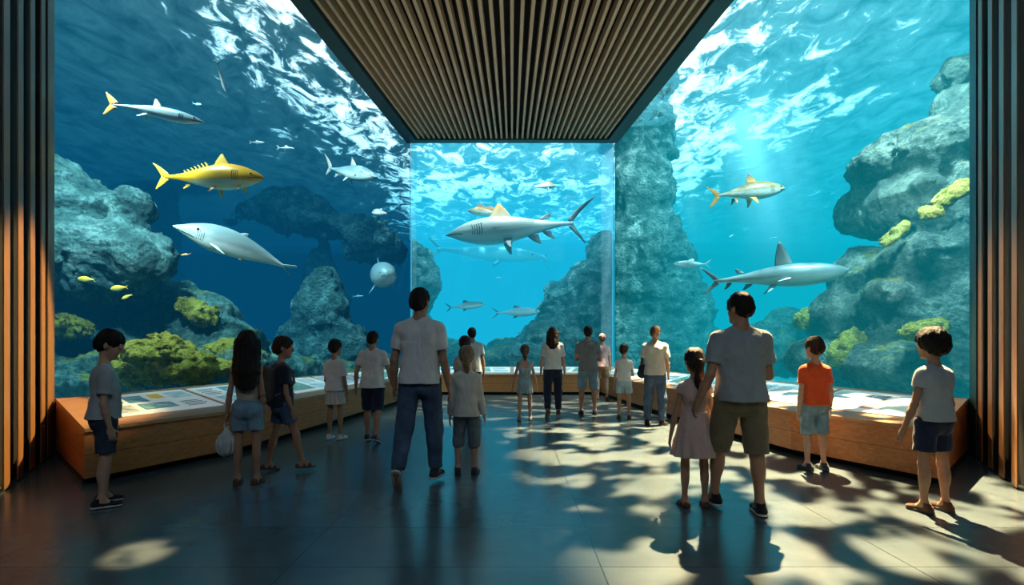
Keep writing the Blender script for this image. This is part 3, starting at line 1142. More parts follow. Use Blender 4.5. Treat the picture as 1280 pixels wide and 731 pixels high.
coral('olive coral patch on the rocks behind the boy in the orange shirt', 1060, 436, 11.4, 28, 20, 0.3, R_CORAL, 40, amp=0.06)
coral('olive coral cushion at the left foot of the right boulders', 1010, 398, 13.0, 20, 12, 0.4, R_CORAL, 25, amp=0.06)
# ================================================================== people
def skin_mat(name, c):
    return simple(name, c, 0.55, 0, 0.35, 0.10, 14, 0.08, 120, 0.12)


SKIN = {'light': skin_mat('light skin', (0.52, 0.31, 0.22)), 'tan': skin_mat('tan skin', (0.40, 0.22, 0.14)), 'brown': skin_mat('brown skin', (0.27, 0.145, 0.09))}
HAIR = {'black': simple('black hair', (0.012, 0.010, 0.010), 0.6, 0, 0.2, 0.4, 6, 0.5, 40, 0, (12, 12, 1.5)),
        'dark': simple('dark brown hair', (0.028, 0.017, 0.012), 0.6, 0, 0.2, 0.4, 6, 0.5, 40, 0, (12, 12, 1.5)),
        'brown': simple('brown hair', (0.085, 0.048, 0.027), 0.5, 0, 0.4, 0.4, 6, 0.5, 40, 0, (12, 12, 1.5)),
        'sandy': simple('sandy hair', (0.17, 0.11, 0.06), 0.5, 0, 0.4, 0.4, 6, 0.5, 40, 0, (12, 12, 1.5))}


def cloth(name, c, var=0.12):
    if name in MATS:
        return MATS[name]
    m, nt, out = new_mat(name)
    p = nd(nt, 'BsdfPrincipled')
    v = mapped(nt)
    n = noise(nt, v, 7, 5, 0.6)
    r = ramp(nt, n.outputs['Fac'], [(0.3, tuple(x * (1 - var) for x in c)), (0.7, tuple(min(1, x * (1 + var)) for x in c))])
    lk(nt, r.outputs['Color'], p.inputs['Base Color'])
    p.inputs['Roughness'].default_value = 0.88
    p.inputs['Specular IOR Level'].default_value = 0.15
    p.inputs['Sheen Weight'].default_value = 0.15
    w1 = noise(nt, mapped(nt, (1.4, 1.4, 0.55), rot=(0.3, 0.5, 0)), 9, 4, 0.55, 1.2)
    lk(nt, bump(nt, w1.outputs['Fac'], 0.55, 0.03), p.inputs['Normal'])
    lk(nt, p.outputs[0], out.inputs['Surface'])
    MATS[name] = m
    return m


def denim(name, c):
    if name in MATS:
        return MATS[name]
    m, nt, out = new_mat(name)
    p = nd(nt, 'BsdfPrincipled')
    v = mapped(nt)
    n = noise(nt, v, 5, 5, 0.65)
    f = noise(nt, mapped(nt, (60, 60, 12)), 4, 3, 0.6)
    ad = nd(nt, 'Math', operation='MULTIPLY_ADD')
    lk(nt, f.outputs['Fac'], ad.inputs[0])
    ad.inputs[1].default_value = 0.35
    lk(nt, n.outputs['Fac'], ad.inputs[2])
    r = ramp(nt, ad.outputs[0], [(0.45, tuple(x * 0.65 for x in c)), (0.68, c), (0.9, tuple(min(1, x * 1.5 + 0.02) for x in c))])
    lk(nt, r.outputs['Color'], p.inputs['Base Color'])
    p.inputs['Roughness'].default_value = 0.9
    w1 = noise(nt, mapped(nt, (1.2, 1.2, 0.8), rot=(0.5, 0.2, 0)), 12, 4, 0.55, 1.0)
    lk(nt, bump(nt, w1.outputs['Fac'], 0.5, 0.03), p.inputs['Normal'])
    lk(nt, p.outputs[0], out.inputs['Surface'])
    MATS[name] = m
    return m


EYE_W = simple('eye white', (0.7, 0.7, 0.68), 0.2, 0, 0.5, 0.02)
SOLE = {'white': simple('white rubber sole', (0.62, 0.62, 0.58), 0.6), 'dark': simple('dark rubber sole', (0.03, 0.028, 0.026), 0.7), 'brown': simple('brown leather sole', (0.10, 0.055, 0.03), 0.7)}
SHOE = {'black': cloth('black shoe', (0.018, 0.018, 0.022)), 'navy': cloth('navy shoe', (0.03, 0.04, 0.06)), 'grey': cloth('grey shoe', (0.22, 0.27, 0.32)), 'white': cloth('white shoe', (0.6, 0.62, 0.62)), 'brown': cloth('brown shoe', (0.10, 0.05, 0.03))}


def unit(v):
    v = np.array(v, float)
    return v / np.linalg.norm(v)


def frame(y, z):
    """rotation whose columns are x, y, z; y kept, z made perpendicular"""
    y = unit(y)
    x = unit(np.cross(y, z))
    z = np.cross(x, y)
    return np.stack([x, y, z], 1)


def rotx(a):
    c, s = math.cos(a), math.sin(a)
    return np.array([[1, 0, 0], [0, c, -s], [0, s, c]])


def roty(a):
    c, s = math.cos(a), math.sin(a)
    return np.array([[c, 0, s], [0, 1, 0], [-s, 0, c]])


def rotz(a):
    c, s = math.cos(a), math.sin(a)
    return np.array([[c, -s, 0], [s, c, 0], [0, 0, 1]])


def mat4(R, t):
    M = Matrix.Identity(4)
    for i in range(3):
        for j in range(3):
            M[i][j] = float(R[i, j])
        M[i][3] = float(t[i])
    return M


def shoe(parent, kind, colour, sole, L, R, t, h, laces):
    """a shoe in its own frame: origin on the ground under the ankle, y towards the toes"""
    h = max(0.005, h)
    top = SDF((-0.22 * L, -0.45 * L, 0), (0.22 * L, 0.85 * L, 0.6 * L), h)
    if kind == 'sandal':
        def shell(y0, y1, up):
            top.cap((0, -0.2 * L, 0.13 * L), (0, 0.5 * L, 0.07 * L), 0.155 * L + 0.004, 0.145 * L + 0.004, 0.0, cuts=[((0, y0 * L, 0), (0, -1, 0)), ((0, y1 * L, 0), (0, 1, 0)), ((0, 0, 0.04 * L), (0, 0, -1))])
        shell(0.25, 0.42, 0)
        shell(0.02, 0.12, 0)
        shell(-0.36, -0.2, 0)
    else:
        k = 0.05 * L
        top.cap((0, -0.19 * L, 0.15 * L), (0, 0.32 * L, 0.11 * L), 0.16 * L, 0.15 * L, k, cuts=[((0, 0, 0.04 * L), (0, 0, -1))])
        top.ell((0, 0.47 * L, 0.11 * L), (0.165 * L, 0.22 * L, 0.11 * L), None, k, cuts=[((0, 0, 0.04 * L), (0, 0, -1))])
        top.cap((0, -0.15 * L, 0.16 * L), (0, -0.08 * L, 0.36 * L), 0.165 * L, 0.15 * L, k, cuts=[((0, -0.08 * L, 0.40 * L), (0, -0.25, 1))])
        top.cap((0, 0.02 * L, 0.25 * L), (0, 0.28 * L, 0.17 * L), 0.10 * L, 0.09 * L, k)
    o = link('sandal' if kind == 'sandal' else 'shoe', top.mesh('shoe', SHOE[colour]), parent, mat4(R, t))
    b = SDF((-0.25 * L, -0.45 * L, 0), (0.25 * L, 0.8 * L, 0.16 * L), max(0.005, h))
    cut = [((0, 0, 0.005), (0, 0, -1)), ((0, 0, 0.085 * L), (0, 0, 1))]
    b.cap((0, -0.19 * L, 0.05 * L), (0, 0.2 * L, 0.05 * L), 0.175 * L, 0.165 * L, 0.0, cuts=cut)
    b.cap((0, 0.2 * L, 0.05 * L), (0, 0.5 * L, 0.05 * L), 0.175 * L, 0.17 * L, 0.04 * L, cuts=cut)
    so = link('sole', b.mesh('sole', SOLE[sole]), o)
    if sole != 'dark':
        so['label'] = sole + ' sole'
    if laces and kind != 'sandal':
        lb = SDF((-0.15 * L, 0, 0.1 * L), (0.15 * L, 0.4 * L, 0.45 * L), 0.004)
        for i in range(4):
            y = 0.06 + 0.075 * i
            z = 0.345 - 0.083 * i * 0.8
            lb.cap((-0.075 * L, y * L, (z - 0.03) * L), (0.0, y * L, (z + 0.01) * L), 0.006, 0.006, 0.0)
            lb.cap((0.075 * L, y * L, (z - 0.03) * L), (0.0, y * L, (z + 0.01) * L), 0.006, 0.006, 0.0)
        link('laces', lb.mesh('laces', SOLE['white'] if sole == 'white' else SHOE['grey']), o)


def person(label, px, feet, head, yaw=0.0, pose=None, hair=('short', 'black'), skin='tan', top=None, bottom=None, shoes=('shoe', 'black', 'white'), build=1.0, female=False, headturn=(0, 0, 0), kid=None, H=None, group=None, cap=None, d=None, straps=None):
    """px, feet, head: pixel column, foot row and head-top row in the photograph; yaw turns the person to the left (degrees)"""
    pose = pose or {}
    d = d or F * EYE / (feet - HY)
    H = H or (EYE + (HY - head) / F * d)
    if kid is None:
        kid = H < 1.5
    X = (px - CX) / F * d
    h = 0.006 if d < 7 else (0.0075 if d < 9.5 else 0.0095)
    s = H / 1.75
    hh = H / (6.3 if kid else 7.4)
    wk = build * (0.93 if kid else 1.0)
    hipz, S = (0.50 if not kid else 0.485) * H, H - 1.46 * hh
    tl, sl = 0.245 * H * (0.97 if kid else 1), 0.222 * H * (0.97 if kid else 1)
    hw, sw = 0.055 * H * wk, (0.100 if not female else 0.090) * H * wk * (0.97 if kid else 1)
    ul, fl_ = 0.172 * H, 0.142 * H
    # ---------------- skeleton
    J = {}
    legs = pose.get('legs', ((0, 2, 3, 0), (0, 2, 3, 0)))     # per leg: thigh swing forward, knee bend, spread, heel lift (degrees)
    low = 1e9
    feetdata = []
    for i, sd in enumerate((-1, 1)):
        a, b, sp, lift = [math.radians(v) for v in legs[i]]
        hip = np.array([sd * hw, 0, hipz])
        td = unit((sd * math.sin(sp), math.sin(a), -math.cos(a)))
        kn = hip + td * tl
        kd = unit((sd * math.sin(sp) * 0.4, math.sin(a - b), -math.cos(a - b)))
        an = kn + kd * sl
        toe = math.radians(8) * sd
        fR = rotz(-toe) @ rotx(-lift)
        fl0 = an - fR @ np.array([0, 0, 0.052 * H])
        bot = min((fl0 + fR @ np.array([0, y * 0.148 * H, 0.0]))[2] for y in (-0.3, 0.6))
        low = min(low, bot)
        feetdata.append([hip, kn, an, fR, fl0])
    dz = -low
    for q in feetdata:
        for i in (0, 1, 2, 4):
            q[i] = q[i] + np.array([0, 0, dz])
    hipz += dz
    S += dz
    lean = math.radians(pose.get('lean', 0))
    RL = rotx(-lean)
    HP = np.array([0, 0, hipz])
    up = lambda p: HP + RL @ (np.array(p, float) - HP)
    TL = S - hipz
    tz = lambda f: hipz + f * TL
    kz = TL / 0.49
    neck0 = up((0, -0.01 * s, S + 0.03 * s))
    hc = up((0, 0.02 * s + pose.get('headfwd', 0.0), S + 0.96 * hh))
    yw, pt, rl = [math.radians(v) for v in headturn]
    HR = RL @ rotz(yw) @ rotx(pt) @ roty(rl)
    arms = {}
    for sd, key in ((-1, 'L'), (1, 'R')):
        u, f = pose.get(key, ((0.17, -0.02, -1), (0.10, 0.16, -1)))
        u, f = unit((u[0] * sd, u[1], u[2])), unit((f[0] * sd, f[1], f[2]))
        sh = up((sd * sw, -0.01 * s, S - .028 * s))
        el = sh + u * ul
        wr = el + f * fl_
        arms[key] = (sh, el, wr, u, f, sd)
    root = thing('person', label, 'person', (X, d, 0), math.radians(yaw), group)
    thick = wk * s
    # ---------------- body
    allp = [hc + 0.6 * hh, hc - 0.6 * hh, (-.24 * s, -.2 * s, 0), (.24 * s, .22 * s, 0)]
    for q in feetdata:
        allp += [q[1] + .09 * s, q[1] - .09 * s, q[2] + .06, q[2] - .06, q[4] + q[3] @ np.array([0, .12 * H, 0]), q[4] + q[3] @ np.array([0, -.05 * H, 0])]
    for k_, q in arms.items():
        tip = q[2] + q[4] * 0.12 * H
        allp += [q[1] + .05, q[1] - .05, tip + .05, tip - .05]
    lo, hi = np.min(allp, 0) - 0.02, np.max(allp, 0) + 0.02
    g = SDF(lo, hi, h)
    bw = 0.94 if female else 1.0
    k = 0.05 * s

    def torso(G, inf=0.0, loose=0.0, k=0.05 * s):
        G.ell(up((0, 0, tz(.68))), (0.150 * thick * bw + inf, 0.108 * thick + inf, 0.20 * kz + inf), RL, k)
        G.ell(up((0, 0.005, tz(.32))), (0.128 * thick * bw + inf + loose, 0.098 * thick + inf + loose, 0.17 * kz + inf), RL, k)
        G.cap(up((-sw * .82, -0.012 * s, S - .035 * s)), up((sw * .82, -0.012 * s, S - .035 * s)), 0.056 * thick + inf, 0.056 * thick + inf, k)
        for sd in (-1, 1):
            G.cap(up((sd * sw * .72, -0.015 * s, S - .018 * s)), up((sd * .03 * s, -0.012 * s, S + .055 * s)), 0.046 * thick + inf * .6, 0.038 * thick + inf * .5, k)
            G.ell(up((sd * .07 * thick, -.065 * s, tz(.80))), (0.075 * thick + inf, 0.05 * thick + inf, 0.10 * kz + inf), RL, k)
            if female and not kid:
                G.ell(up((sd * .065 * thick, .085 * s, tz(.66))), (0.06 * s + inf, 0.055 * s + inf, 0.06 * s + inf), RL, 0.03)

    def pelvis(G, inf=0.0, k=0.05 * s):
        fw = 1.05 if female else 1.0
        G.ell((0, -.005, hipz + .03 * s), (0.150 * thick * fw + inf, 0.108 * thick + inf, 0.12 * s + inf), None, k)
        for sd in (-1, 1):
            G.ell((sd * .066 * thick, -.055 * s, hipz - .025 * s), (0.078 * thick + inf, 0.078 * thick + inf, 0.092 * s + inf), None, k)

    torso(g)
    pelvis(g)
    g.cap(neck0, hc + HR @ np.array([0, -.08, -.30]) * hh, 0.056 * s * wk, 0.050 * s * wk, 0.04 * s)
    for q in feetdata:
        hip, kn, an, fR, f0 = q
        th = wk * s
        g.cap(hip, kn, 0.082 * th, 0.050 * th, 0.04 * s)
        g.cap(kn, an, 0.050 * th, 0.033 * th, 0.03 * s)
        kd = unit(an - kn)
        bk = unit(np.cross(kd, (1, 0, 0)))
        bk = bk if bk[1] < 0 else -bk
        g.ell(kn + kd * sl * .30 + bk * .016 * s, (0.050 * th, 0.052 * th, 0.115 * s), frame(-bk, -kd), 0.03 * s)
        fp = lambda y, z: f0 + fR @ np.array([0, y * .148 * H, z * .148 * H])
        g.cap(an, fp(-.16, .17), 0.032 * th, 0.032 * th, 0.02)
        g.cap(fp(-.18, .15), fp(.42, .09), 0.036 * th, 0.028 * th, 0.03)
        g.cap(an, fp(.25, .15), 0.03 * th, 0.03 * th, 0.03)
        g.ell(fp(.45, .10), (0.036 * th, 0.035 * th, 0.018 * th), fR, 0.02)
    for key, (sh, el, wr, u, f, sd) in arms.items():
        th = wk * s
        g.ell(sh, (0.050 * th, 0.052 * th, 0.056 * th), None, 0.03 * s)
        g.cap(sh, el, 0.043 * th, 0.034 * th, 0.03 * s)
        g.cap(el, el + f * fl_ * .35, 0.035 * th, 0.037 * th, 0.02 * s)
        g.cap(el + f * fl_ * .35, wr, 0.037 * th, 0.023 * th, 0.02 * s)
        # hand: palm, four fingers of different lengths, thumb from the side of the palm
        inward = unit(np.array([-sd, 0, 0]) - f * float(np.dot(f, (-sd, 0, 0))))
        if abs(f[0]) > 0.8:
            inward = unit(np.array([0, 0, -1]) - f * float(np.dot(f, (0, 0, -1))))
        tw = np.cross(f, inward)
        tw = tw if tw[1] > 0 else -tw
        hs = s * (0.98 if not kid else 0.95)
        curl0 = math.radians(pose.get('curl', {}).get(key, 14))
        Rp = np.stack([inward, tw, f], 1)
        g.ell(wr + f * .045 * hs, (0.016 * hs, 0.040 * hs, 0.054 * hs), Rp, 0.015)
        fr = max(0.0078 * hs, 0.0062, h * 0.85)
        for off, ln in ((.028, .070), (.0095, .078), (-.0095, .073), (-.027, .057)):
            base = wr + f * .082 * hs + tw * off * hs
            ang = curl0 * 0.5
            dirv = f
            for seg in (.45, .32, .23):
                dirv = f * math.cos(ang) + inward * math.sin(ang) + tw * off * 2.0
                nx = base + unit(dirv) * ln * hs * seg
                g.cap(base, nx, fr, fr * .9, 0.004)
                base = nx
                ang += curl0
        b0 = wr + f * .028 * hs + tw * .026 * hs + inward * .008 * hs
        b1 = b0 + unit(f * .7 + tw * .75 + inward * .35) * .040 * hs
        b2 = b1 + unit(f * .95 + tw * .25 + inward * .35) * .030 * hs
        g.cap(b0, b1, fr * 1.25, fr * 1.05, 0.008)
        g.cap(b1, b2, fr * 1.05, fr * .9, 0.004)
    # head
    hp = lambda x, y, z: hc + HR @ np.array([x, y, z]) * hh
    he = lambda c, r, k_=.06, op='u': g.ell(hp(*c), np.array(r) * hh, HR, k_ * hh, op)
    he((0, -.07, .12), (.325, .41, .38), .08)
    he((0, .09, -.16), (.255, .29, .33), .12)
    g.cap(hp(-.06, .26, -.41), hp(.06, .26, -.41), .085 * hh, .085 * hh, .12 * hh)
    g.cap(hp(0, .36, .06), hp(0, .415, -.12), .035 * hh, .055 * hh, .05 * hh)
    g.cap(hp(-.16, .335, .12), hp(.16, .335, .12), .045 * hh, .045 * hh, .06 * hh)
    g.cap(hp(-.075, .345, -.255), hp(.075, .345, -.255), .035 * hh, .035 * hh, .03 * hh)
    for sd in (-1, 1):
        he((sd * .33, -.03, -.03), (.045, .095, .15), .03)
        he((sd * .135, .39, .035), (.075, .06, .045), .04, 's')
        he((sd * .135, .325, .03), (.062, .062, .055), .02)
    g.cap(hp(-.10, .39, -.262), hp(.10, .39, -.262), .012 * hh, .012 * hh, .015 * hh, 's')
    link('body', g.mesh('body', SKIN[skin]), root)
    # ---------------- hair in the head's frame
    style, hcol = hair
    hl = max(0.006, h)
    low_ = {'short': -.62, 'curly': -.62, 'bob': -.62, 'bun': -.6, 'long': -2.2, 'pony': -1.9, 'mid': -1.25, 'tail': -1.3}[style] * hh
    G = SDF((-.68 * hh, -1.0 * hh, low_), (.68 * hh, .6 * hh, .85 * hh), hl)
    big = {'short': 1.0, 'curly': 1.07, 'bob': 1.16, 'bun': 1.0, 'long': 1.04, 'pony': 1.0, 'mid': 1.03, 'tail': 1.0}[style]
    zz = lambda *p: np.array(p) * hh
    G.ell(zz(0, -.075, .17), zz(.365 * big, .44 * big, .385 * big), None, 0.02)
    G.ell(zz(0, -.2, -.02), zz(.33 * big, .33 * big, .34 * big), None, .05 * hh)
    if style in ('short', 'curly', 'bun', 'bob', 'pony', 'tail'):
        dn = {'bob': -.44, 'bun': -.30, 'pony': -.30, 'tail': -.30}.get(style, -.30)
        n = unit((0, .42, -1))
        G.f = np.maximum(G.f, (G.ax[1][None, :, None] * n[1] + (G.ax[2][None, None, :] - dn * hh) * n[2]).astype(np.float32))
    G.ell(zz(0, .52, -.22), zz(.30, .52, .40), None, .05 * hh, 's')
    if style in ('long', 'mid'):
        ln = 1.75 if style == 'long' else 0.95
        for x, y, le, r in ((-.26, -.24, .95, .19), (0, -.32, 1.0, .22), (.26, -.24, .97, .19), (-.36, -.1, .85, .14), (.36, -.1, .9, .14), (-.13, -.33, .99, .19), (.13, -.33, 1.0, .19)):
            G.cap(zz(x, y * .8, .05), zz(x * 1.1, y - .26, -.5 - ln * .4), r * hh, r * .95 * hh, .08 * hh, flat=1.1)
            G.cap(zz(x * 1.1, y - .26, -.5 - ln * .4), zz(x * 1.05, y - .30, -.5 - ln * .75 * le), r * .95 * hh, r * .6 * hh, .06 * hh, flat=1.25)
    if style in ('pony', 'tail'):
        ln = 1.35 if style == 'pony' else 0.75
        G.cap(zz(0, -.40, .08), zz(0, -.58, -.02), .10 * hh, .11 * hh, .04 * hh)
        G.cap(zz(0, -.56, -.02), zz(.01, -.52, -.02 - ln * .5), .12 * hh, .17 * hh, .05 * hh)
        G.cap(zz(.01, -.52, -.02 - ln * .5), zz(.03, -.42, -.02 - ln), .17 * hh, .06 * hh, .05 * hh)
    if style == 'bun':
        G.ell(zz(.0, -.44, .30), zz(.17, .16, .16), None, .04 * hh)
    fq = 34 / hh * 0.22
    if style == 'curly':
        G.displace(lambda x, y, z: -.05 * hh * (billow(x * fq * .8, y * fq * .8, z * fq * .8, 2) - .3), .1 * hh)
    else:
        G.displace(lambda x, y, z: -.02 * hh - .06 * hh * fbm(x * fq * 1.6, y * fq * 1.6, z * fq * .45, 3), .12 * hh)
    link('hair', G.mesh('hair', HAIR[hcol]), root, mat4(HR, hc))
    if style in ('pony', 'tail'):
        b = SDF((-.16 * hh, -.62 * hh, -.1 * hh), (.16 * hh, -.3 * hh, .22 * hh), 0.004)
        for t in range(16):
            a0, a1 = t / 16 * 2 * math.pi, (t + 1) / 16 * 2 * math.pi
            pt_ = lambda a: zz(math.cos(a) * .115, -.47 + math.sin(a) * .05, .045 + math.sin(a) * .105)
            b.cap(pt_(a0), pt_(a1), .02 * hh, .02 * hh, 0.0)
        link('hair_tie', b.mesh('hair_tie', SHOE['navy']), root, mat4(HR, hc))
    if abs(yaw + headturn[0]) > 24 and d < 9:
        for sd in (-1, 1):
            e = SDF((-.05 * hh,) * 3, (.05 * hh,) * 3, .01 * hh)
            e.ell((0, 0, 0), zz(.045, .045, .045), None, 0)
            link('eye', e.mesh('eye', EYE_W), root, mat4(HR, hp(sd * .135, .355, .032)))
    if cap:
        C = SDF((-.5 * hh, -.6 * hh, -.1 * hh), (.5 * hh, .95 * hh, .7 * hh), hl)
        C.ell(zz(0, -.06, .2), zz(.40, .47, .40), None, 0, cuts=[((0, 0, .12 * hh), (0, .12, -1))])
        C.ell(zz(0, .48, .16), zz(.27, .32, .035), None, .03 * hh)
        link('cap', C.mesh('cap', cap), root, mat4(HR, hc))
    # ---------------- clothes
    fold = lambda amp: (lambda x, y, z: amp * s * (fbm(x * 9 / s + 3, y * 9 / s, z * 4.5 / s + px, 3) + 0.6 * np.sin(z * 38 / s + 5 * vn(x * 6, y * 6, z * 3) + x * 14)))

    def plane_cut(G, p, n):
        n = unit(n)
        dd = ((G.ax[0][:, None, None] - p[0]) * n[0] + (G.ax[1][None, :, None] - p[1]) * n[1] + (G.ax[2][None, None, :] - p[2]) * n[2]).astype(np.float32)
        G.f = np.maximum(G.f, dd)

    def neckhole(G, r=0.068, deep=0.0):
        G.cap(neck0 + RL @ np.array([0, 0.006, .045 - deep]) * s, neck0 + RL @ np.array([0, .01, .25]) * s, r * s * wk, r * s * wk, .006, 's')

    if top:
        kind, tm, hem = top[0], top[1], top[2]
        slv = top[3] if len(top) > 3 else 0.62
        lo_t = np.array([-.42 * s, -.34 * s, tz(hem) - .03])
        hi_t = np.array([.42 * s, .34 * s, S + .16 * s])
        for key in 'LR':
            sh, el, wr = arms[key][:3]
            e = wr if slv > 1 else el
            lo_t, hi_t = np.minimum(lo_t, e - .07), np.maximum(hi_t, e + .07)
        lo_t[2] = min(lo_t[2], tz(hem) - .03)
        G = SDF(lo_t, hi_t, h)
        inf = 0.016 * s
        loose = 0.014 * s if kind == 'tee' else 0.0
        torso(G, inf, loose)
        if kind in ('tee', 'long'):
            ex = 0.008 * s
            fw = 1.0 if not female else .97
            G.tube(tz(hem) - .05, tz(.66), (0, -.022 * s), (0, 0), ((.176 + max(0, -hem) * .25) * thick * fw + ex + loose, .152 * s * max(wk, .95) + ex + loose), (.150 * thick * fw, .112 * thick), .05 * s)
        for key in 'LR':
            sh, el, wr, u, f, sd = arms[key]
            if kind == 'tank':
                continue
            if slv <= 1:
                e = sh + u * ul * slv
                G.cap(sh, sh + u * ul * (slv + .25), 0.056 * thick + .008, 0.052 * thick + .014, .03 * s, cuts=[(e, u)])
            else:
                G.cap(sh, el, 0.054 * thick + .008, 0.045 * thick + .008, .03 * s)
                e = el + f * fl_ * .93
                G.cap(el, el + f * fl_ * 1.1, 0.045 * thick + .008, 0.034 * thick + .006, .02 * s, cuts=[(e, f)])
        if kind == 'tank':
            for sd in (-1, 1):                                 # arm holes
                G.ell(up((sd * (sw + .012 * s), 0, S - .02 * s)), (0.052 * s, .12 * s, .10 * s), RL, .02, 's')
            neckhole(G, .085, .03)
            if straps:
                G.ell(up((0, -.12 * s, S - .02 * s)), (.07 * s, .12 * s, .13 * s), RL, .02, 's')
        else:
            neckhole(G)
        if top[0] != 'dress':
            plane_cut(G, (0, 0, tz(hem)), (0, 0.0, -1))
        G.displace(fold(0.0042), .05)
        nm_ = {'tee': 't_shirt', 'long': 'long_sleeved_top', 'tank': 'sleeveless_top', 'dress': 'bodice'}[kind]
        link(nm_, G.mesh(nm_, tm), root)
    if bottom:
        kind, bm_, hemf = bottom
        inf = 0.013 * s
        waist = tz(.20)
        if kind in ('shorts', 'trousers', 'jeans'):
            ptsl = []
            for q in feetdata:
                ptsl += [q[1], q[2]]
            lo_b = np.minimum(np.min(ptsl, 0) - .12 * s, (-.26 * s, -.26 * s, hipz - .2))
            hi_b = np.maximum(np.max(ptsl, 0) + .12 * s, (.26 * s, .26 * s, waist + .05))
            G = SDF(lo_b, hi_b, h)
            pelvis(G, inf)
            for q in feetdata:
                hip, kn, an, fR, f0 = q
                td, kd = unit(kn - hip), unit(an - kn)
                if kind == 'shorts' and hemf <= 1:
                    e = hip + td * tl * hemf
                    flare = .016 * s if not female else .026 * s
                    G.cap(hip, hip + td * tl * (hemf + .2), 0.090 * thick + inf, 0.060 * thick + inf + flare, .022 * s, cuts=[(e, td)])
                else:
                    fr_ = 0.030 if kind == 'jeans' else 0.034
                    G.cap(hip, kn, 0.088 * thick + inf, 0.058 * thick + inf + .010 * s, .05 * s)
                    if hemf <= 1.02 and kind == 'shorts':
                        hemf = 1.02
                    e = kn + kd * sl * (hemf - 1)
                    G.cap(kn, an + kd * .05, 0.056 * thick + inf + .010 * s, 0.044 * thick + inf + .004, .04 * s, cuts=[(e, kd)])
                    kb = unit(np.cross(kd, (1, 0, 0)))
                    kb = kb if kb[1] < 0 else -kb
                    G.ell(kn + kd * sl * .28 + kb * .014 * s, np.array((.058, .060, .12)) * s, frame(-kb, -kd), .04, cuts=[(e, kd)])
            plane_cut(G, (0, 0, waist), (0, 0, 1))
            G.displace(fold(0.0042), .05)
            link('jeans' if kind == 'jeans' else kind, G.mesh(kind, bm_), root)
            bl = SDF((-.24 * s, -.24 * s, waist - .03 * s), (.24 * s, .24 * s, waist + .012), h)
            pelvis(bl, inf + .004)
            plane_cut(bl, (0, 0, waist + .004), (0, 0, 1))
            plane_cut(bl, (0, 0, waist - .024 * s), (0, 0, -1))
            link('waistband', bl.mesh('waistband', bm_), root)
        else:                                                  # skirt of a dress or a loose skirt
            z0 = hipz - tl * hemf
            z1 = tz(.40) if kind == 'dress' else tz(.25)
            fl2 = 1.0 if kind == 'dress' else .8
            G = SDF((-.32 * s, -.32 * s, z0 - .02), (.32 * s, .32 * s, z1 + .03), h)
            pelvis(G, inf)
            r1 = (.138 * thick + .012, .108 * thick + .012)
            r0 = ((.27 if kind == 'dress' else .215) * thick * fl2 + .02, (.24 if kind == 'dress' else .195) * thick * fl2 + .02)
            G.tube(z0, z1, (0, 0), (0, 0), r0, r1, .03 * s, pleat=.012 * s, npl=13)
            plane_cut(G, (0, 0, z0), (0, 0, -1))
            plane_cut(G, (0, 0, z1), (0, 0, 1))
            G.displace(fold(0.003), .04)
            link('skirt', G.mesh('skirt', bm_), root)
    if straps:                                                 # dungaree straps crossing at the back
        b = MB()
        G = SDF((-.2 * s, -.2 * s, tz(.1)), (.2 * s, .2 * s, S + .1 * s), h)
        for sd in (-1, 1):
            G.cap(up((sd * .075 * s, -.07 * s, S + .035 * s)), up((sd * .05 * s, -.128 * s, tz(.45))), .017 * s, .017 * s, .0)
            G.cap(up((sd * .075 * s, -.07 * s, S + .035 * s)), up((sd * .07 * s, .06 * s, S + .01 * s)), .017 * s, .017 * s, .0)
        link('straps', G.mesh('straps', straps), root)
    for q in feetdata:
        shoe(root, shoes[0], shoes[1], shoes[2], 0.148 * H, q[3], q[4], max(h * .8, .005), d < 7)
    J.update(arms=arms, root=root, X=X, d=d, s=s, H=H, S=S, hipz=hipz, hh=hh, tz=tz)

    def world(p):
        c, s_ = math.cos(math.radians(yaw)), math.sin(math.radians(yaw))
        return np.array([X + p[0] * c - p[1] * s_, d + p[0] * s_ + p[1] * c, p[2]])
    J['world'] = world
    return J
T_GREY = cloth('blue grey t-shirt cotton', (0.36, 0.42, 0.45))
T_WHITE = cloth('white t-shirt cotton', (0.66, 0.70, 0.71))
T_OFF = cloth('off white cotton', (0.60, 0.60, 0.54))
T_BEIGE = cloth('beige cotton', (0.50, 0.45, 0.37))
T_NAVY = cloth('navy cotton', (0.018, 0.024, 0.045))
T_SLATE = cloth('slate grey cotton', (0.17, 0.20, 0.22))
T_MID = cloth('mid grey cotton', (0.30, 0.34, 0.37))
T_RED = cloth('orange red cotton', (0.72, 0.10, 0.03))
T_PINK = cloth('dusty pink cotton', (0.52, 0.38, 0.36))
T_PRINK = cloth('pink and white cotton', (0.62, 0.42, 0.44), 0.45)
T_PALE = cloth('pale blue cotton', (0.40, 0.58, 0.66))
D_DARK = denim('dark denim', (0.022, 0.035, 0.065))
D_MID = denim('mid blue denim', (0.045, 0.09, 0.17))
D_LIGHT = denim('light blue denim', (0.17, 0.29, 0.38))
D_PALE = denim('pale washed denim', (0.26, 0.40, 0.48))
K_KHAKI = cloth('khaki cotton', (0.17, 0.145, 0.095))
K_NAVY = cloth('navy twill', (0.016, 0.024, 0.055))
K_TAN = cloth('tan twill', (0.28, 0.19, 0.12))

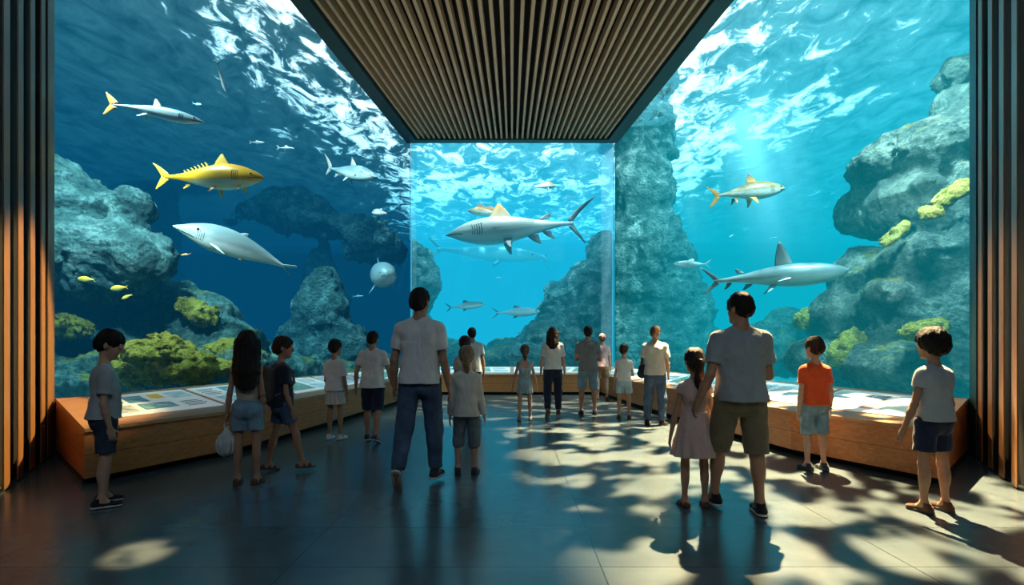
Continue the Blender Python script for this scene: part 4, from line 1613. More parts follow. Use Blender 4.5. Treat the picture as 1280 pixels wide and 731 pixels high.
HANG = ((0.17, -0.04, -1), (0.06, 0.14, -1))
A = person('boy in a blue grey t-shirt and dark denim shorts looking down at the left bench', 132, 631, 418, -48, dict(legs=((2, 4, 3, 0), (-2, 3, 3, 0)), L=((.14, .02, -1), (.02, .3, -1)), R=((.16, -.1, -1), (.0, .22, -1)), headfwd=.02),
           ('short', 'black'), 'light', ('tee', T_GREY, .02, .68), ('shorts', D_DARK, .80), ('shoe', 'black', 'white'), headturn=(-22, -22, 0))
GB = person('girl with long dark hair holding a white plastic bag', 309, 604, 418, 8, dict(legs=((0, 2, 2, 0), (0, 3, 3, 0)), L=((.20, -.02, -1), (.14, .08, -1)), R=((.12, .06, -1), (.0, .28, -1)), curl={'L': 45}),
            ('long', 'black'), 'tan', ('tank', T_BEIGE, .10, .3), ('shorts', D_LIGHT, .62), ('sandal', 'brown', 'brown'), .92, True, (8, 0, 0))
BP = person('child in a navy t-shirt wearing a backpack, stepping sideways', 353, 589, 425, -52, dict(legs=((-8, 6, 4, 8), (20, 8, 6, 0)), L=((.12, .1, -1), (.05, .3, -1)), R=((.16, .02, -1), (.06, .32, -1))),
            ('short', 'dark'), 'tan', ('tee', T_NAVY, -.02, .6), ('shorts', D_MID, .60), ('sandal', 'brown', 'dark'), .95, True, (-20, -5, 0))
person('child with curly dark hair in an oversized white t-shirt and white shorts', 419, 549, 427, -14, dict(legs=((0, 2, 2, 0), (2, 3, 2, 0)), L=((.15, .06, -1), (-.1, .5, -.8)), R=((.16, 0, -1), (.04, .25, -1))),
       ('curly', 'black'), 'tan', ('tee', T_WHITE, -.02, .72), ('skirt', T_OFF, .60), ('shoe', 'white', 'white'), .95, False, (-14, -6, 0))
person('boy in a white t-shirt and navy knee shorts walking towards the left bench', 466, 552, 418, -6, dict(legs=((8, 6, 2, 0), (-8, 14, 2, 18)), L=((.30, -.1, -1), (.14, .25, -1)), R=((.34, .06, -1), (.22, .2, -1))),
       ('short', 'black'), 'tan', ('tee', T_WHITE, -.06, .60), ('shorts', K_NAVY, .92), ('shoe', 'navy', 'white'), 1.0, False, (-10, -4, 0))
person('tall man walking in a white t-shirt and blue jeans, left heel raised', 525, 604, 370, -6, dict(legs=((-12, 16, 3, 52), (8, 6, 3, 0)), L=((.20, -.06, -1), (.07, .22, -1)), R=((.16, .03, -1), (.14, .24, -1)), curl={'L': 26, 'R': 24}),
       ('short', 'black'), 'tan', ('tee', T_WHITE, .0, .64), ('jeans', D_MID, 1.97), ('shoe', 'navy', 'white'), 1.03, False, (-14, 0, 0))
person('girl in an off white long sleeved top beside the tall walking man', 583, 592, 436, -2, dict(legs=((0, 2, 3, 0), (2, 4, 3, 0)), L=((.22, .0, -1), (.10, .12, -1)), R=((.20, .02, -1), (.18, .22, -1))),
       ('tail', 'sandy'), 'light', ('long', T_OFF, -.14, 1.5), ('shorts', denim('grey printed denim', (0.10, 0.14, 0.17)), 1.2), ('shoe', 'navy', 'dark'), 1.0, True, (4, 0, 0))
person('person in a beige t-shirt and dark cap hidden behind the long sleeved girl', 581, 0, 423, 0, None, ('short', 'dark'), 'tan', ('tee', T_BEIGE, -.05, .6), ('shorts', K_TAN, .9), ('shoe', 'black', 'dark'), .95, True, d=8.9, cap=SHOE['black'])
person('person in a white t-shirt, farthest of the group beside the walking man', 590, 0, 412, 10, None, ('short', 'black'), 'tan', ('tee', T_WHITE, -.05, .6), ('trousers', K_NAVY, 1.95), ('shoe', 'black', 'dark'), d=11.2)
person('little girl in light blue dungarees with crossed straps before the far bench', 656, 526, 433, 0, dict(legs=((0, 2, 4, 0), (0, 2, 4, 0)), L=((.30, -.02, -1), (.22, .08, -1)), R=((.30, -.02, -1), (.22, .08, -1))),
       ('tail', 'brown'), 'light', ('tank', D_PALE, .10, .3), ('skirt', D_PALE, .55), ('shoe', 'grey', 'dark'), 1.0, True, (0, -4, 0), straps=D_PALE)
person('woman with long dark hair, white t-shirt and navy trousers', 691, 521, 414, 0, dict(legs=((-6, 14, 2, 30), (5, 4, 2, 0)), L=((.20, 0, -1), (.10, .12, -1)), R=((.20, 0, -1), (.12, .14, -1))),
       ('mid', 'dark'), 'light', ('tee', T_WHITE, .06, .72), ('trousers', K_NAVY, 1.93), ('shoe', 'brown', 'brown'), 1.0, True, (-8, 0, 0))
person('man in a slate grey t-shirt and pale denim shorts', 735, 518, 410, -4, dict(legs=((0, 2, 4, 0), (3, 5, 4, 0)), L=((.24, .05, -1), (-.7, .85, .12)), R=((.24, .05, -1), (-.6, .85, .05))),
       ('short', 'black'), 'tan', ('tee', T_SLATE, -.06, .62), ('shorts', D_LIGHT, .92), ('shoe', 'black', 'dark'), 1.0)
person('person in a pink and white top and cap in the far corner', 753, 499, 419, -10, dict(L=((.14, .04, -1), (0, .3, -1))), ('short', 'brown'), 'light', ('tee', T_PRINK, .0, .7), ('shorts', K_TAN, .7), ('shoe', 'brown', 'dark'), .92, True, cap=cloth('pink cap', (0.5, 0.25, 0.27)), d=14.0)
person('girl with a dark hair bun, white top and pale blue shorts', 780, 523, 432, -12, dict(legs=((0, 2, 3, 0), (4, 6, 3, 0)), L=((.22, 0, -1), (.10, .12, -1)), R=((.24, .1, -1), (-.2, .9, -.1))),
       ('bun', 'dark'), 'light', ('tee', T_WHITE, .05, .5), ('shorts', T_PALE, .66), ('shoe', 'brown', 'dark'), 1.0, True, (-14, -4, 0))
MB_ = person('man in a white t-shirt and jeans with a dark shoulder bag at his side', 819, 531, 410, -32, dict(legs=((-3, 3, 3, 0), (3, 4, 3, 0)), L=((.24, .04, -1), (.05, .5, -.75)), R=((.16, .06, -1), (-.1, .5, -.8))),
             ('short', 'brown'), 'light', ('tee', T_OFF, .0, .66), ('jeans', D_MID, 1.97), ('shoe', 'black', 'dark'), 1.0, False, (-4, 0, 0))
GP = person('girl with a long ponytail in a dusty pink dress', 868, 633, 440, 0, dict(legs=((0, 2, 3, 0), (0, 3, 3, 0)), L=((.30, -.02, -1), (.18, .06, -1)), R=((.24, .02, -1), (.36, .26, -.55)), curl={'R': 40}),
            ('pony', 'dark'), 'tan', ('dress', T_PINK, .3, .25), ('dress', T_PINK, .72), ('sandal', 'brown', 'dark'), .95, True, (6, 0, 0))
person('man in khaki shorts holding hands with the girl in pink', 925, 640, 372, 2, dict(legs=((16, 8, 4, 0), (-3, 3, 3, 0)), L=((.26, -.10, -1), (.28, .36, -.9)), R=((.20, .10, -1), (-.32, .9, -.1)), curl={'L': 40}),
       ('short', 'black'), 'tan', ('tee', T_MID, .02, .66), ('shorts', K_KHAKI, .98), ('shoe', 'black', 'white'), 1.08, False, (28, -4, 0))
person('boy in an orange red t-shirt and denim shorts standing at the right bench', 1018, 587, 425, 6, dict(legs=((0, 2, 2, 0), (0, 3, 3, 0)), L=((.16, -.04, -1), (.06, .12, -1)), R=((.22, -.04, -1), (.04, .14, -1))),
       ('short', 'dark'), 'light', ('tee', T_RED, .0, .62), ('shorts', D_LIGHT, .95), ('shoe', 'navy', 'dark'), 1.0, False, (14, -4, 0))
person('child with dark bobbed hair, pale grey t-shirt and navy shorts', 1166, 639, 417, 12, dict(legs=((0, 2, 3, 0), (0, 3, 4, 0)), L=((.26, .04, -1), (.30, .2, -1)), R=((.18, -.02, -1), (.06, .12, -1))),
       ('bob', 'black'), 'tan', ('tee', T_GREY, .04, .45), ('shorts', K_NAVY, .68), ('shoe', 'brown', 'dark'), 1.0, True, (18, -2, 0))

# ---- things people carry
def carried():
    # white plastic bag hanging from the girl's left hand
    sh, el, wr, u, f, sd = GB['arms']['L']
    p = GB['world'](wr + f * 0.10 * GB['s'])
    root = thing('plastic_bag', 'translucent white plastic bag hanging from the long haired girl\'s left hand', 'bag', (p[0], p[1], p[2] - 0.32))
    bag = cloth('white plastic film', (0.55, 0.62, 0.62), 0.2)
    g = SDF((-.14, -.12, -.02), (.14, .12, .36), .006)
    g.ell((0, 0, .10), (.095, .075, .11), None, .02)
    g.cap((0, 0, .14), (0, 0, .255), .075, .018, .05)
    g.displace(lambda x, y, z: .012 * fbm(np.arctan2(y, x) * 3.0, z * 5, x * 0, 3) + .006 * np.sin(np.arctan2(y, x) * 11), .05)
    link('bag_body', g.mesh('bag_body', bag), root)
    g = SDF((-.05, -.03, .22), (.05, .03, .36), .005)
    for s_ in (-1, 1):
        g.cap((s_ * .010, 0, .25), (s_ * .022, 0, .30), .007, .006, .0)
        g.cap((s_ * .022, 0, .30), (0, 0, .335), .006, .006, .0)
    link('bag_handle', g.mesh('bag_handle', bag), root)
    # backpack on the navy child
    q = BP
    s = q['s']
    back = q['world']((0, -.215 * s, q['tz'](.60)))
    root = thing('backpack', 'worn grey brown backpack on the back of the child in navy', 'backpack', back, math.radians(-52))
    cm = cloth('grey brown canvas', (0.12, 0.10, 0.085), 0.25)
    g = SDF((-.17 * s, -.13 * s, -.30 * s), (.17 * s, .12 * s, .28 * s), .006)
    g.cap((0, 0, -.16 * s), (0, .015 * s, .12 * s), .125 * s, .115 * s, .05, flat=1.25)
    g.ell((0, -.03 * s, -.10 * s), (.14 * s, .085 * s, .15 * s), None, .05)
    g.displace(lambda x, y, z: .005 * fbm(x * 12, y * 12, z * 9, 3), .03)
    link('pack_body', g.mesh('pack_body', cm), root)
    g = SDF((-.12 * s, -.17 * s, -.22 * s), (.12 * s, -.05 * s, .0), .006)
    g.ell((0, -.105 * s, -.12 * s), (.095 * s, .035 * s, .08 * s), None, .0)
    link('front_pocket', g.mesh('front_pocket', cm), root)
    g = SDF((-.06 * s, -.04 * s, .2 * s), (.06 * s, .06 * s, .30 * s), .005)
    g.cap((-.03 * s, .02 * s, .215 * s), (0, .02 * s, .262 * s), .009, .009, 0)
    g.cap((.03 * s, .02 * s, .215 * s), (0, .02 * s, .262 * s), .009, .009, 0)
    link('grab_handle', g.mesh('grab_handle', cm), root)
    for sd in (-1, 1):
        g = SDF((-.2 * s, -.02 * s, -.2 * s), (.2 * s, .42 * s, .30 * s), .006)
        P = [(.085, .075, .17), (.088, .15, .245), (.09, .245, .235), (.095, .325, .13), (.105, .335, .0), (.13, .25, -.1), (.13, .10, -.16)]
        for a_, b_ in zip(P[:-1], P[1:]):
            g.cap(np.array((a_[0] * sd, a_[1], a_[2])) * s, np.array((b_[0] * sd, b_[1], b_[2])) * s, .017 * s, .017 * s, .01)
        link('shoulder_strap', g.mesh('shoulder_strap', cm), root)
    # dark shoulder bag at the man's left side
    q = MB_
    s = q['s']
    p = q['world']((-.235 * s, .05 * s, q['tz'](.16)))
    root = thing('shoulder_bag', 'dark navy shoulder bag hanging at the left side of the man in jeans', 'bag', (p[0], p[1], p[2]), math.radians(-32))
    bm_ = cloth('dark navy bag canvas', (0.012, 0.016, 0.03))
    g = SDF((-.08, -.2, -.18), (.08, .2, .16), .009)
    g.cap((0, -.10, -.07), (0, .10, -.07), .075, .075, .04)
    g.cap((0, -.09, .04), (0, .09, .04), .055, .055, .06)
    g.displace(lambda x, y, z: .006 * fbm(x * 12, y * 9, z * 9, 2), .03)
    link('bag_body', g.mesh('bag_body', bm_), root)
    g = SDF((-.05, -.12, .04), (.14 * s, .14, .62 * s), .009)
    P = [(0, -.09, .07), (.015, -.10, .2), (.07, -.10, .36), (.115, -.05, .455), (.115, .05, .455), (.07, .10, .36), (.015, .10, .2), (0, .09, .07)]
    for a_, b_ in zip(P[:-1], P[1:]):
        g.cap(np.array(a_) * s, np.array(b_) * s, .014, .014, .008)
    link('bag_strap', g.mesh('bag_strap', bm_), root)


carried()
# ================================================================== fish and sharks
def fish_mat(name, top, side, belly, rough=0.35, spots=0.0, line=0.0, span=0.6):
    """countershaded skin: dark back, pale belly, graded over the body's own height"""
    m, nt, out = new_mat(name)
    p = nd(nt, 'BsdfPrincipled')
    tc = nd(nt, 'TexCoord')
    sp = nd(nt, 'SeparateXYZ')
    lk(nt, tc.outputs['Generated'], sp.inputs[0])
    n = noise(nt, mapped(nt, (3, 6, 6)), 2.0, 6, 0.6)
    a = nd(nt, 'Math', operation='MULTIPLY_ADD')
    lk(nt, n.outputs['Fac'], a.inputs[0])
    a.inputs[1].default_value = 0.22
    lk(nt, sp.outputs['Z'], a.inputs[2])
    r = ramp(nt, a.outputs[0], [(0.38, belly), (0.50 - line, belly), (0.60 - line, side), (0.88, top)])
    col = r.outputs['Color']
    if spots:
        n2 = noise(nt, mapped(nt, (5, 5, 5)), 4, 4, 0.7)
        r2 = ramp(nt, n2.outputs['Fac'], [(0.5, (1, 1, 1)), (0.75, (1 - spots,) * 3)])
        mx = nd(nt, 'MixRGB', blend_type='MULTIPLY')
        mx.inputs['Fac'].default_value = 1
        lk(nt, col, mx.inputs[1])
        lk(nt, r2.outputs['Color'], mx.inputs[2])
        col = mx.outputs[0]
    lk(nt, col, p.inputs['Base Color'])
    p.inputs['Roughness'].default_value = rough
    lk(nt, bump(nt, n.outputs['Fac'], 0.1, 0.02), p.inputs['Normal'])
    lk(nt, p.outputs[0], out.inputs['Surface'])
    return m


def fin_mat(name, root, tip, axis='Z'):
    m, nt, out = new_mat(name)
    p = nd(nt, 'BsdfPrincipled')
    tc = nd(nt, 'TexCoord')
    sp = nd(nt, 'SeparateXYZ')
    lk(nt, tc.outputs['Generated'], sp.inputs[0])
    n = noise(nt, mapped(nt, (30, 4, 4)), 2, 3, 0.5)
    a = nd(nt, 'Math', operation='MULTIPLY_ADD')
    lk(nt, n.outputs['Fac'], a.inputs[0])
    a.inputs[1].default_value = 0.25
    lk(nt, sp.outputs[axis], a.inputs[2])
    r = ramp(nt, a.outputs[0], [(0.25, root), (0.95, tip)])
    lk(nt, r.outputs['Color'], p.inputs['Base Color'])
    p.inputs['Roughness'].default_value = 0.5
    lk(nt, p.outputs[0], out.inputs['Surface'])
    return m


def smooth_curve(pts, t):
    """monotone-ish interpolation of (t, values...) control rows"""
    pts = np.array(pts, float)
    x = pts[:, 0]
    i = int(np.clip(np.searchsorted(x, t) - 1, 0, len(x) - 2))
    u = (t - x[i]) / (x[i + 1] - x[i])
    res = []
    for c in range(1, pts.shape[1]):
        y = pts[:, c]
        m = np.gradient(y, x)
        h = x[i + 1] - x[i]
        h00, h10, h01, h11 = 2 * u ** 3 - 3 * u ** 2 + 1, u ** 3 - 2 * u ** 2 + u, -2 * u ** 3 + 3 * u ** 2, u ** 3 - u ** 2
        res.append(h00 * y[i] + h10 * h * m[i] + h01 * y[i + 1] + h11 * h * m[i + 1])
    return res


def fish_body(L, prof, bend, mat, parent, name='body'):
    """prof rows: t (0 nose .. 1 tail root), back height, belly depth, half width (fractions of L); bend(t) -> sideways, up shift"""
    N, K = 56, 28
    v, f = [], []
    for i in range(N):
        t = 0.5 - 0.5 * math.cos(math.pi * i / (N - 1)) if i < N // 2 else 0.5 - 0.5 * math.cos(math.pi * i / (N - 1))
        up_, dn, wd = [max(0.0015, q) for q in smooth_curve(prof, t)]
        by, bz = bend(t)
        for k in range(K):
            a = 2 * math.pi * k / K
            cz, cy = math.sin(a), math.cos(a)
            cy = math.copysign(abs(cy) ** 0.9, cy)
            v.append(((0.5 - t) * L, cy * wd * L + by * L, (cz * (up_ if cz > 0 else dn)) * L + bz * L))
    for i in range(N - 1):
        for k in range(K):
            f.append((i * K + k, i * K + (k + 1) % K, (i + 1) * K + (k + 1) % K, (i + 1) * K + k))
    f.append(tuple(range(K))[::-1])
    f.append(tuple((N - 1) * K + k for k in range(K)))
    return fixnorm(link(name, mesh_from(name, v, f, mat, True), parent))


def fin_geo(v, f, le, te, span_dir, thick, n=10, pw=1.0):
    """blade between a leading-edge and a trailing-edge curve (lists of 3 control points each)"""
    K = 10
    b0 = len(v)
    bez = lambda P, s: (1 - s) ** 2 * P[0] + 2 * s * (1 - s) * P[1] + s * s * P[2]
    le, te = [np.array(p, float) for p in le], [np.array(p, float) for p in te]
    for i in range(n + 1):
        s = i / n
        a, c = bez(le, s), bez(te, s)
        nrm = np.cross(c - a + 1e-6, np.array(span_dir, float))
        nrm = nrm / max(1e-9, np.linalg.norm(nrm))
        ch = np.linalg.norm(c - a)
        for k in range(K):
            th = 2 * math.pi * k / K
            x = 0.5 - 0.5 * math.cos(th)
            y = math.sin(th) * (0.6 + 0.4 * math.cos(th)) * thick * (0.35 + 0.65 * (1 - s)) * min(1, ch * 6)
            v.append(a + (c - a) * x + nrm * y)
    for i in range(n):
        for k in range(K):
            f.append((b0 + i * K + k, b0 + i * K + (k + 1) % K, b0 + (i + 1) * K + (k + 1) % K, b0 + (i + 1) * K + k))
    f.append(tuple(b0 + k for k in range(K))[::-1])
    f.append(tuple(b0 + n * K + k for k in range(K)))


def fin(parent, name, mat, blades):
    v, f = [], []
    for bl in blades:
        fin_geo(v, f, *bl)
    return fixnorm(link(name, mesh_from(name, v, f, mat, True), parent))


def make_fish(name, label, cat, px, py, d, L, yaw, pitch, roll, prof, bend, bmat, fins, eye=(0.09, 0.02, 0.05, 0.011), group=None, mouth=None, gills=0):
    """yaw 0: nose to the right of the picture; fins: (part name, material, [blades in units of L])"""
    root = thing(name, label, cat, W(px, py, d), 0, group)
    root.rotation_euler = (math.radians(roll), math.radians(-pitch), math.radians(yaw))
    fish_body(L, prof, bend, bmat, root)
    for nm, mt, blades in fins:
        bl = []
        for (le, te, sd, th) in blades:
            def bd(p):
                by, bz = bend(0.5 - p[0])
                return (p[0] * L, (p[1] + by) * L, (p[2] + bz) * L)
            bl.append(([bd(p) for p in le], [bd(p) for p in te], sd, th * L))
        fin(root, nm, mt, bl)
    if eye:
        t, z, y, r = eye
        for sd in (-1, 1):
            by, bz = bend(t)
            e = SDF((-r * L * 1.2,) * 3, (r * L * 1.2,) * 3, r * L / 5)
            e.ell((0, 0, 0), (r * L, r * L * .6, r * L), None, 0)
            o = link('eye', e.mesh('eye', EYE_D), root)
            o.location = ((0.5 - t) * L, (sd * y + by) * L, (z + bz) * L)
    if gills:
        for sd in (-1, 1):
            v, f = [], []
            for i in range(gills):
                t = 0.21 + i * 0.018
                up_, dn, wd = smooth_curve(prof, t)
                by, bz = bend(t)
                pts = []
                for k in range(7):
                    a = -0.45 + 0.9 * k / 6
                    pts.append(np.array(((0.5 - t - .008 * math.cos(a * 3)) * L, (sd * math.cos(a) ** .9 * wd + by) * L * 1.0, (math.sin(a) * (up_ if a > 0 else dn) + bz) * L)))
                for p in pts:
                    for q in ((-.003, 0), (0, .003), (.003, 0)):
                        v.append(p + np.array((q[0] * L, sd * q[1] * L, 0)))
                b0 = len(v) - 21
                for k in range(6):
                    for j in range(2):
                        f.append((b0 + k * 3 + j, b0 + k * 3 + j + 1, b0 + k * 3 + 4 + j, b0 + k * 3 + 3 + j))
            link('gill_slits', mesh_from('gill_slits', v, f, EYE_D, True), root)
    if mouth:
        t0, t1, zf = mouth
        v, f = [], []
        for i in range(17):
            u = -1 + 2 * i / 16
            t = t0 + (t1 - t0) * abs(u) ** 1.4
            up_, dn, wd = smooth_curve(prof, t)
            by, bz = bend(t)
            a = -zf * (1.0 if abs(u) > 0 else 1)
            y = math.cos(a) * wd * (1.02) * (1 if u > 0 else -1) * min(1, abs(u) * 3.0)
            z = math.sin(a) * dn * 1.02
            p = np.array(((0.5 - t) * L + .002 * L, (y + by) * L, (z + bz) * L))
            v += [p + np.array((0, 0, .0035 * L)), p + np.array((.003 * L, math.copysign(.0035 * L, y), 0)), p + np.array((0, 0, -.0035 * L))]
            if i:
                b0 = len(v) - 6
                f += [(b0, b0 + 1, b0 + 4, b0 + 3), (b0 + 1, b0 + 2, b0 + 5, b0 + 4)]
        link('mouth', mesh_from('mouth', v, f, EYE_D, True), root)
    return root


EYE_D = simple('dark wet eye', (0.01, 0.011, 0.012), 0.15, 0, 0.6, 0.02)
straight = lambda t: (0.0, 0.0)


def tailfin(x, hu, hl, sweep_u, sweep_l, root=0.05, notch=0.03, th=0.012, fan=0.0):
    """two lobes at x (negative, behind the body)"""
    up_ = ([(x + .03, 0, root * .55), (x - .02, 0, hu * .55), (x - sweep_u, 0, hu)], [(x - fan, 0, -root * .1), (x - notch - fan, 0, hu * .30), (x - sweep_u - .012, 0, hu)], (0, 0, 1), th)
    lo_ = ([(x + .03, 0, -root * .55), (x - .02, 0, -hl * .55), (x - sweep_l, 0, -hl)], [(x - fan, 0, root * .1), (x - notch - fan, 0, -hl * .30), (x - sweep_l - .012, 0, -hl)], (0, 0, -1), th)
    return [up_, lo_]


def dorsal(x0, x1, z, h, back=0.04, th=0.014):
    """x0 front root, x1 rear root, z root height, h height, back: how far the tip sits behind the middle"""
    xm = (x0 + x1) / 2
    return ([(x0, 0, z), (x0 - (x0 - xm) * .6, 0, z + h * .62), (xm - back, 0, z + h)], [(x1, 0, z), (x1 + .02 * 0, 0, z + h * .35), (xm - back - .015, 0, z + h)], (0, 0, 1), th)


def pectoral(x, z, y, length, chord, down=0.6, back=0.7, sides=(-1, 1), th=0.012):
    out = []
    for sd in sides:
        tip = np.array((x - length * back, sd * (y + length * .55), z - length * down))
        r0, r1 = np.array((x, sd * y * .8, z)), np.array((x - chord, sd * y * .8, z))
        out.append(([r0, (r0 + tip) / 2 + np.array((length * .18, 0, 0)), tip], [r1, (r1 + tip) / 2 + np.array((length * .05, 0, 0)), tip + np.array((-.015, 0, 0))], (0, sd, -.6), th))
    return out


def ventral(x0, x1, z, h, back=0.04, th=0.012):
    le, te, sd, t = dorsal(x0, x1, 0, h, back, th)
    fl = lambda P: [(p[0], p[1], z - p[2]) for p in P]
    return (fl(le), fl(te), (0, 0, -1), t)


SHARKP = [(0, .002, .002, .002), (.04, .022, .020, .026), (.12, .052, .046, .056), (.25, .085, .078, .080), (.40, .098, .092, .090), (.55, .086, .080, .078), (.72, .052, .050, .048), (.88, .023, .022, .022), (1.0, .012, .012, .012)]
FAT = [(0, .004, .004, .004), (.04, .034, .030, .034), (.12, .075, .065, .070), (.27, .120, .105, .100), (.42, .128, .118, .106), (.58, .100, .095, .085), (.75, .055, .054, .048), (.9, .024, .024, .022), (1.0, .016, .016, .014)]
SLIM = [(0, .003, .003, .003), (.04, .018, .018, .018), (.12, .040, .042, .036), (.28, .062, .068, .052), (.45, .062, .066, .050), (.65, .044, .046, .036), (.85, .018, .020, .016), (1.0, .010, .010, .009)]
DOLPH = [(0, .008, .006, .012), (.05, .032, .026, .044), (.15, .078, .070, .092), (.30, .126, .118, .130), (.45, .134, .126, .128), (.6, .118, .110, .110), (.78, .076, .070, .070), (.92, .034, .032, .034), (1.0, .014, .014, .014)]
TUNA = [(0, .004, .004, .004), (.06, .040, .040, .036), (.18, .080, .080, .065), (.35, .105, .105, .080), (.5, .100, .100, .074), (.7, .055, .056, .042), (.88, .018, .018, .016), (1.0, .010, .010, .009)]

MF_STEEL = fish_mat('steel grey shark skin', (0.10, 0.15, 0.17), (0.14, 0.21, 0.22), (0.26, 0.36, 0.34))
MF_PALE = fish_mat('pale grey shark skin', (0.28, 0.36, 0.38), (0.46, 0.54, 0.55), (0.78, 0.82, 0.80))
MF_BIG = fish_mat('big shark skin', (0.46, 0.49, 0.46), (0.24, 0.29, 0.29), (0.36, 0.41, 0.39), spots=0.3)
MF_YEL = fish_mat('yellow fish skin', (0.95, 0.46, 0.01), (0.95, 0.50, 0.015), (0.74, 0.72, 0.50), line=0.15)
MF_SIL = fish_mat('silver fish skin', (0.30, 0.46, 0.52), (0.42, 0.60, 0.64), (0.60, 0.72, 0.74), 0.25)
MF_ORN = fish_mat('tan and white shark skin', (0.36, 0.22, 0.08), (0.42, 0.35, 0.23), (0.62, 0.66, 0.60), spots=0.5)
MF_CYAN = fish_mat('cyan tinted whale skin', (0.25, 0.65, 0.72), (0.30, 0.70, 0.75), (0.5, 0.85, 0.85))
MF_SMALLY = fish_mat('small yellow fish skin', (0.85, 0.55, 0.03), (0.85, 0.60, 0.05), (0.8, 0.65, 0.15))
MF_ORANGE = fish_mat('small orange fish skin', (0.80, 0.28, 0.05), (0.8, 0.35, 0.08), (0.7, 0.5, 0.3))
FN_ORANGE = fin_mat('orange fin', (0.72, 0.32, 0.06), (0.85, 0.40, 0.06))
FN_YEL = fin_mat('yellow fin', (0.92, 0.50, 0.03), (0.95, 0.58, 0.04))
FN_PINK = fin_mat('pinkish fin', (0.62, 0.46, 0.40), (0.72, 0.50, 0.42))
FN_DARK = fin_mat('dark grey fin', (0.09, 0.12, 0.13), (0.03, 0.04, 0.045))
FN_STEEL = fin_mat('steel grey fin', (0.16, 0.24, 0.26), (0.08, 0.12, 0.13))
FN_PALE = fin_mat('pale fin', (0.50, 0.58, 0.58), (0.66, 0.72, 0.70))
FN_TIPO = fin_mat('orange tipped pale fin', (0.45, 0.38, 0.28), (0.55, 0.26, 0.05))
FN_SAIL = fin_mat('brown and orange sail fin', (0.50, 0.22, 0.05), (0.22, 0.15, 0.10))
FN_ODARK = fin_mat('orange fin with dark tip', (0.78, 0.36, 0.05), (0.16, 0.08, 0.04))
FN_CYAN = fin_mat('cyan fin', (0.2, 0.5, 0.58), (0.10, 0.3, 0.4))

sway = lambda a, b: (lambda t: (a * max(0, t - .4) ** 2, b * max(0, t - .4) ** 2))

# left tank
make_fish('silver_fish', 'slim silver fish with an orange tail, high in the left tank', 'fish', 199, 140, 10.4, 1.72, 0, -13, 0, SLIM, sway(0, -.10), MF_SIL, [
    ('tail_fin', FN_ORANGE, tailfin(-.48, .13, .12, .12, .10, .05, .03, .012, .055)), ('dorsal_fin', FN_PINK, [dorsal(.02, -.08, .055, .075, .03)]), ('pelvic_fin', FN_PALE, pectoral(-.10, -.05, .03, .09, .05)),
    ], eye=(.10, .018, .030, .010), mouth=(.0, .12, .30), gills=3)
make_fish('yellow_fish', 'large bright yellow fish with a pale belly, above the grey dolphin-like shark', 'fish', 268, 222, 11.0, 2.02, -4, -1, 0, FAT, sway(0, .03), MF_YEL, [
    ('tail_fin', FN_YEL, tailfin(-.49, .13, .125, .13, .10, .05, .02, .012, .05)), ('dorsal_fin', FN_YEL, [dorsal(.16, -.0, .115, .115, .0)]),
    ('rear_spines', FN_YEL, [dorsal(-.06 - i * .035, -.085 - i * .035, .105 - i * .014, .045, .02) for i in range(7)]),
    ('pectoral_fin', FN_ORANGE, pectoral(.06, -.10, .06, .09, .06, .7, .5)), ('pelvic_fin', FN_YEL, pectoral(.30, -.085, .05, .06, .06, .8, .1)), ('anal_fin', FN_YEL, [ventral(-.24, -.29, -.07, .04)])],
    eye=(.10, .018, .062, .011), mouth=(.0, .13, .35), gills=4)
make_fish('grey_dolphin', 'pale grey dolphin-like shark with its pointed nose towards the left wall', 'shark', 289, 304, 12.2, 2.25, 207, 14, -12, DOLPH, lambda t: (.12 * max(0, t - .3) ** 2, -.16 * max(0, t - .35) ** 2), MF_PALE, [
    ('tail_fin', FN_PALE, [([(-.46, .0, .01), (-.53, .06, .03), (-.60, .09, .07)], [(-.50, 0, .0), (-.56, .03, .01), (-.62, .09, .06)], (0, 1, .5), .014), ([(-.46, 0, .0), (-.53, -.06, -.03), (-.60, -.09, -.07)], [(-.50, 0, -.01), (-.56, -.03, -.02), (-.62, -.09, -.08)], (0, -1, -.5), .014)]),
    ('dorsal_fin', FN_PALE, [dorsal(-.02, -.12, .10, .05, .04)]), ('pectoral_fin', FN_PALE, pectoral(.22, -.03, .10, .20, .09, .35, .95)), ('pelvic_fin', FN_ORANGE, pectoral(-.08, -.09, .04, .05, .04))],
    eye=(.21, .045, .106, .013), mouth=(.01, .22, .42), gills=4)
make_fish('grey_shark', 'steel grey shark swimming right beside the canopy corner in the left tank', 'shark', 440, 216, 17.5, 1.95, -22, -14, 0, FAT, sway(.1, .06), fish_mat('blue grey shark skin', (0.20, 0.30, 0.34), (0.34, 0.44, 0.47), (0.62, 0.72, 0.72)), [
    ('tail_fin', FN_PINK, tailfin(-.48, .21, .12, .19, .06, .06, .03, .012, .04)), ('dorsal_fin', FN_PINK, [dorsal(.06, -.06, .115, .11, .05)]), ('pectoral_fin', FN_PINK, pectoral(-.02, -.09, .06, .09, .06, .8, .3)), ('anal_fin', FN_PINK, [ventral(-.26, -.34, -.06, .06)]), ('chest_fin', FN_PALE, pectoral(.2, -.02, .10, .07, .05, .2, .8))],
    eye=(.09, .01, .062, .010), mouth=(.0, .12, .4), gills=4)
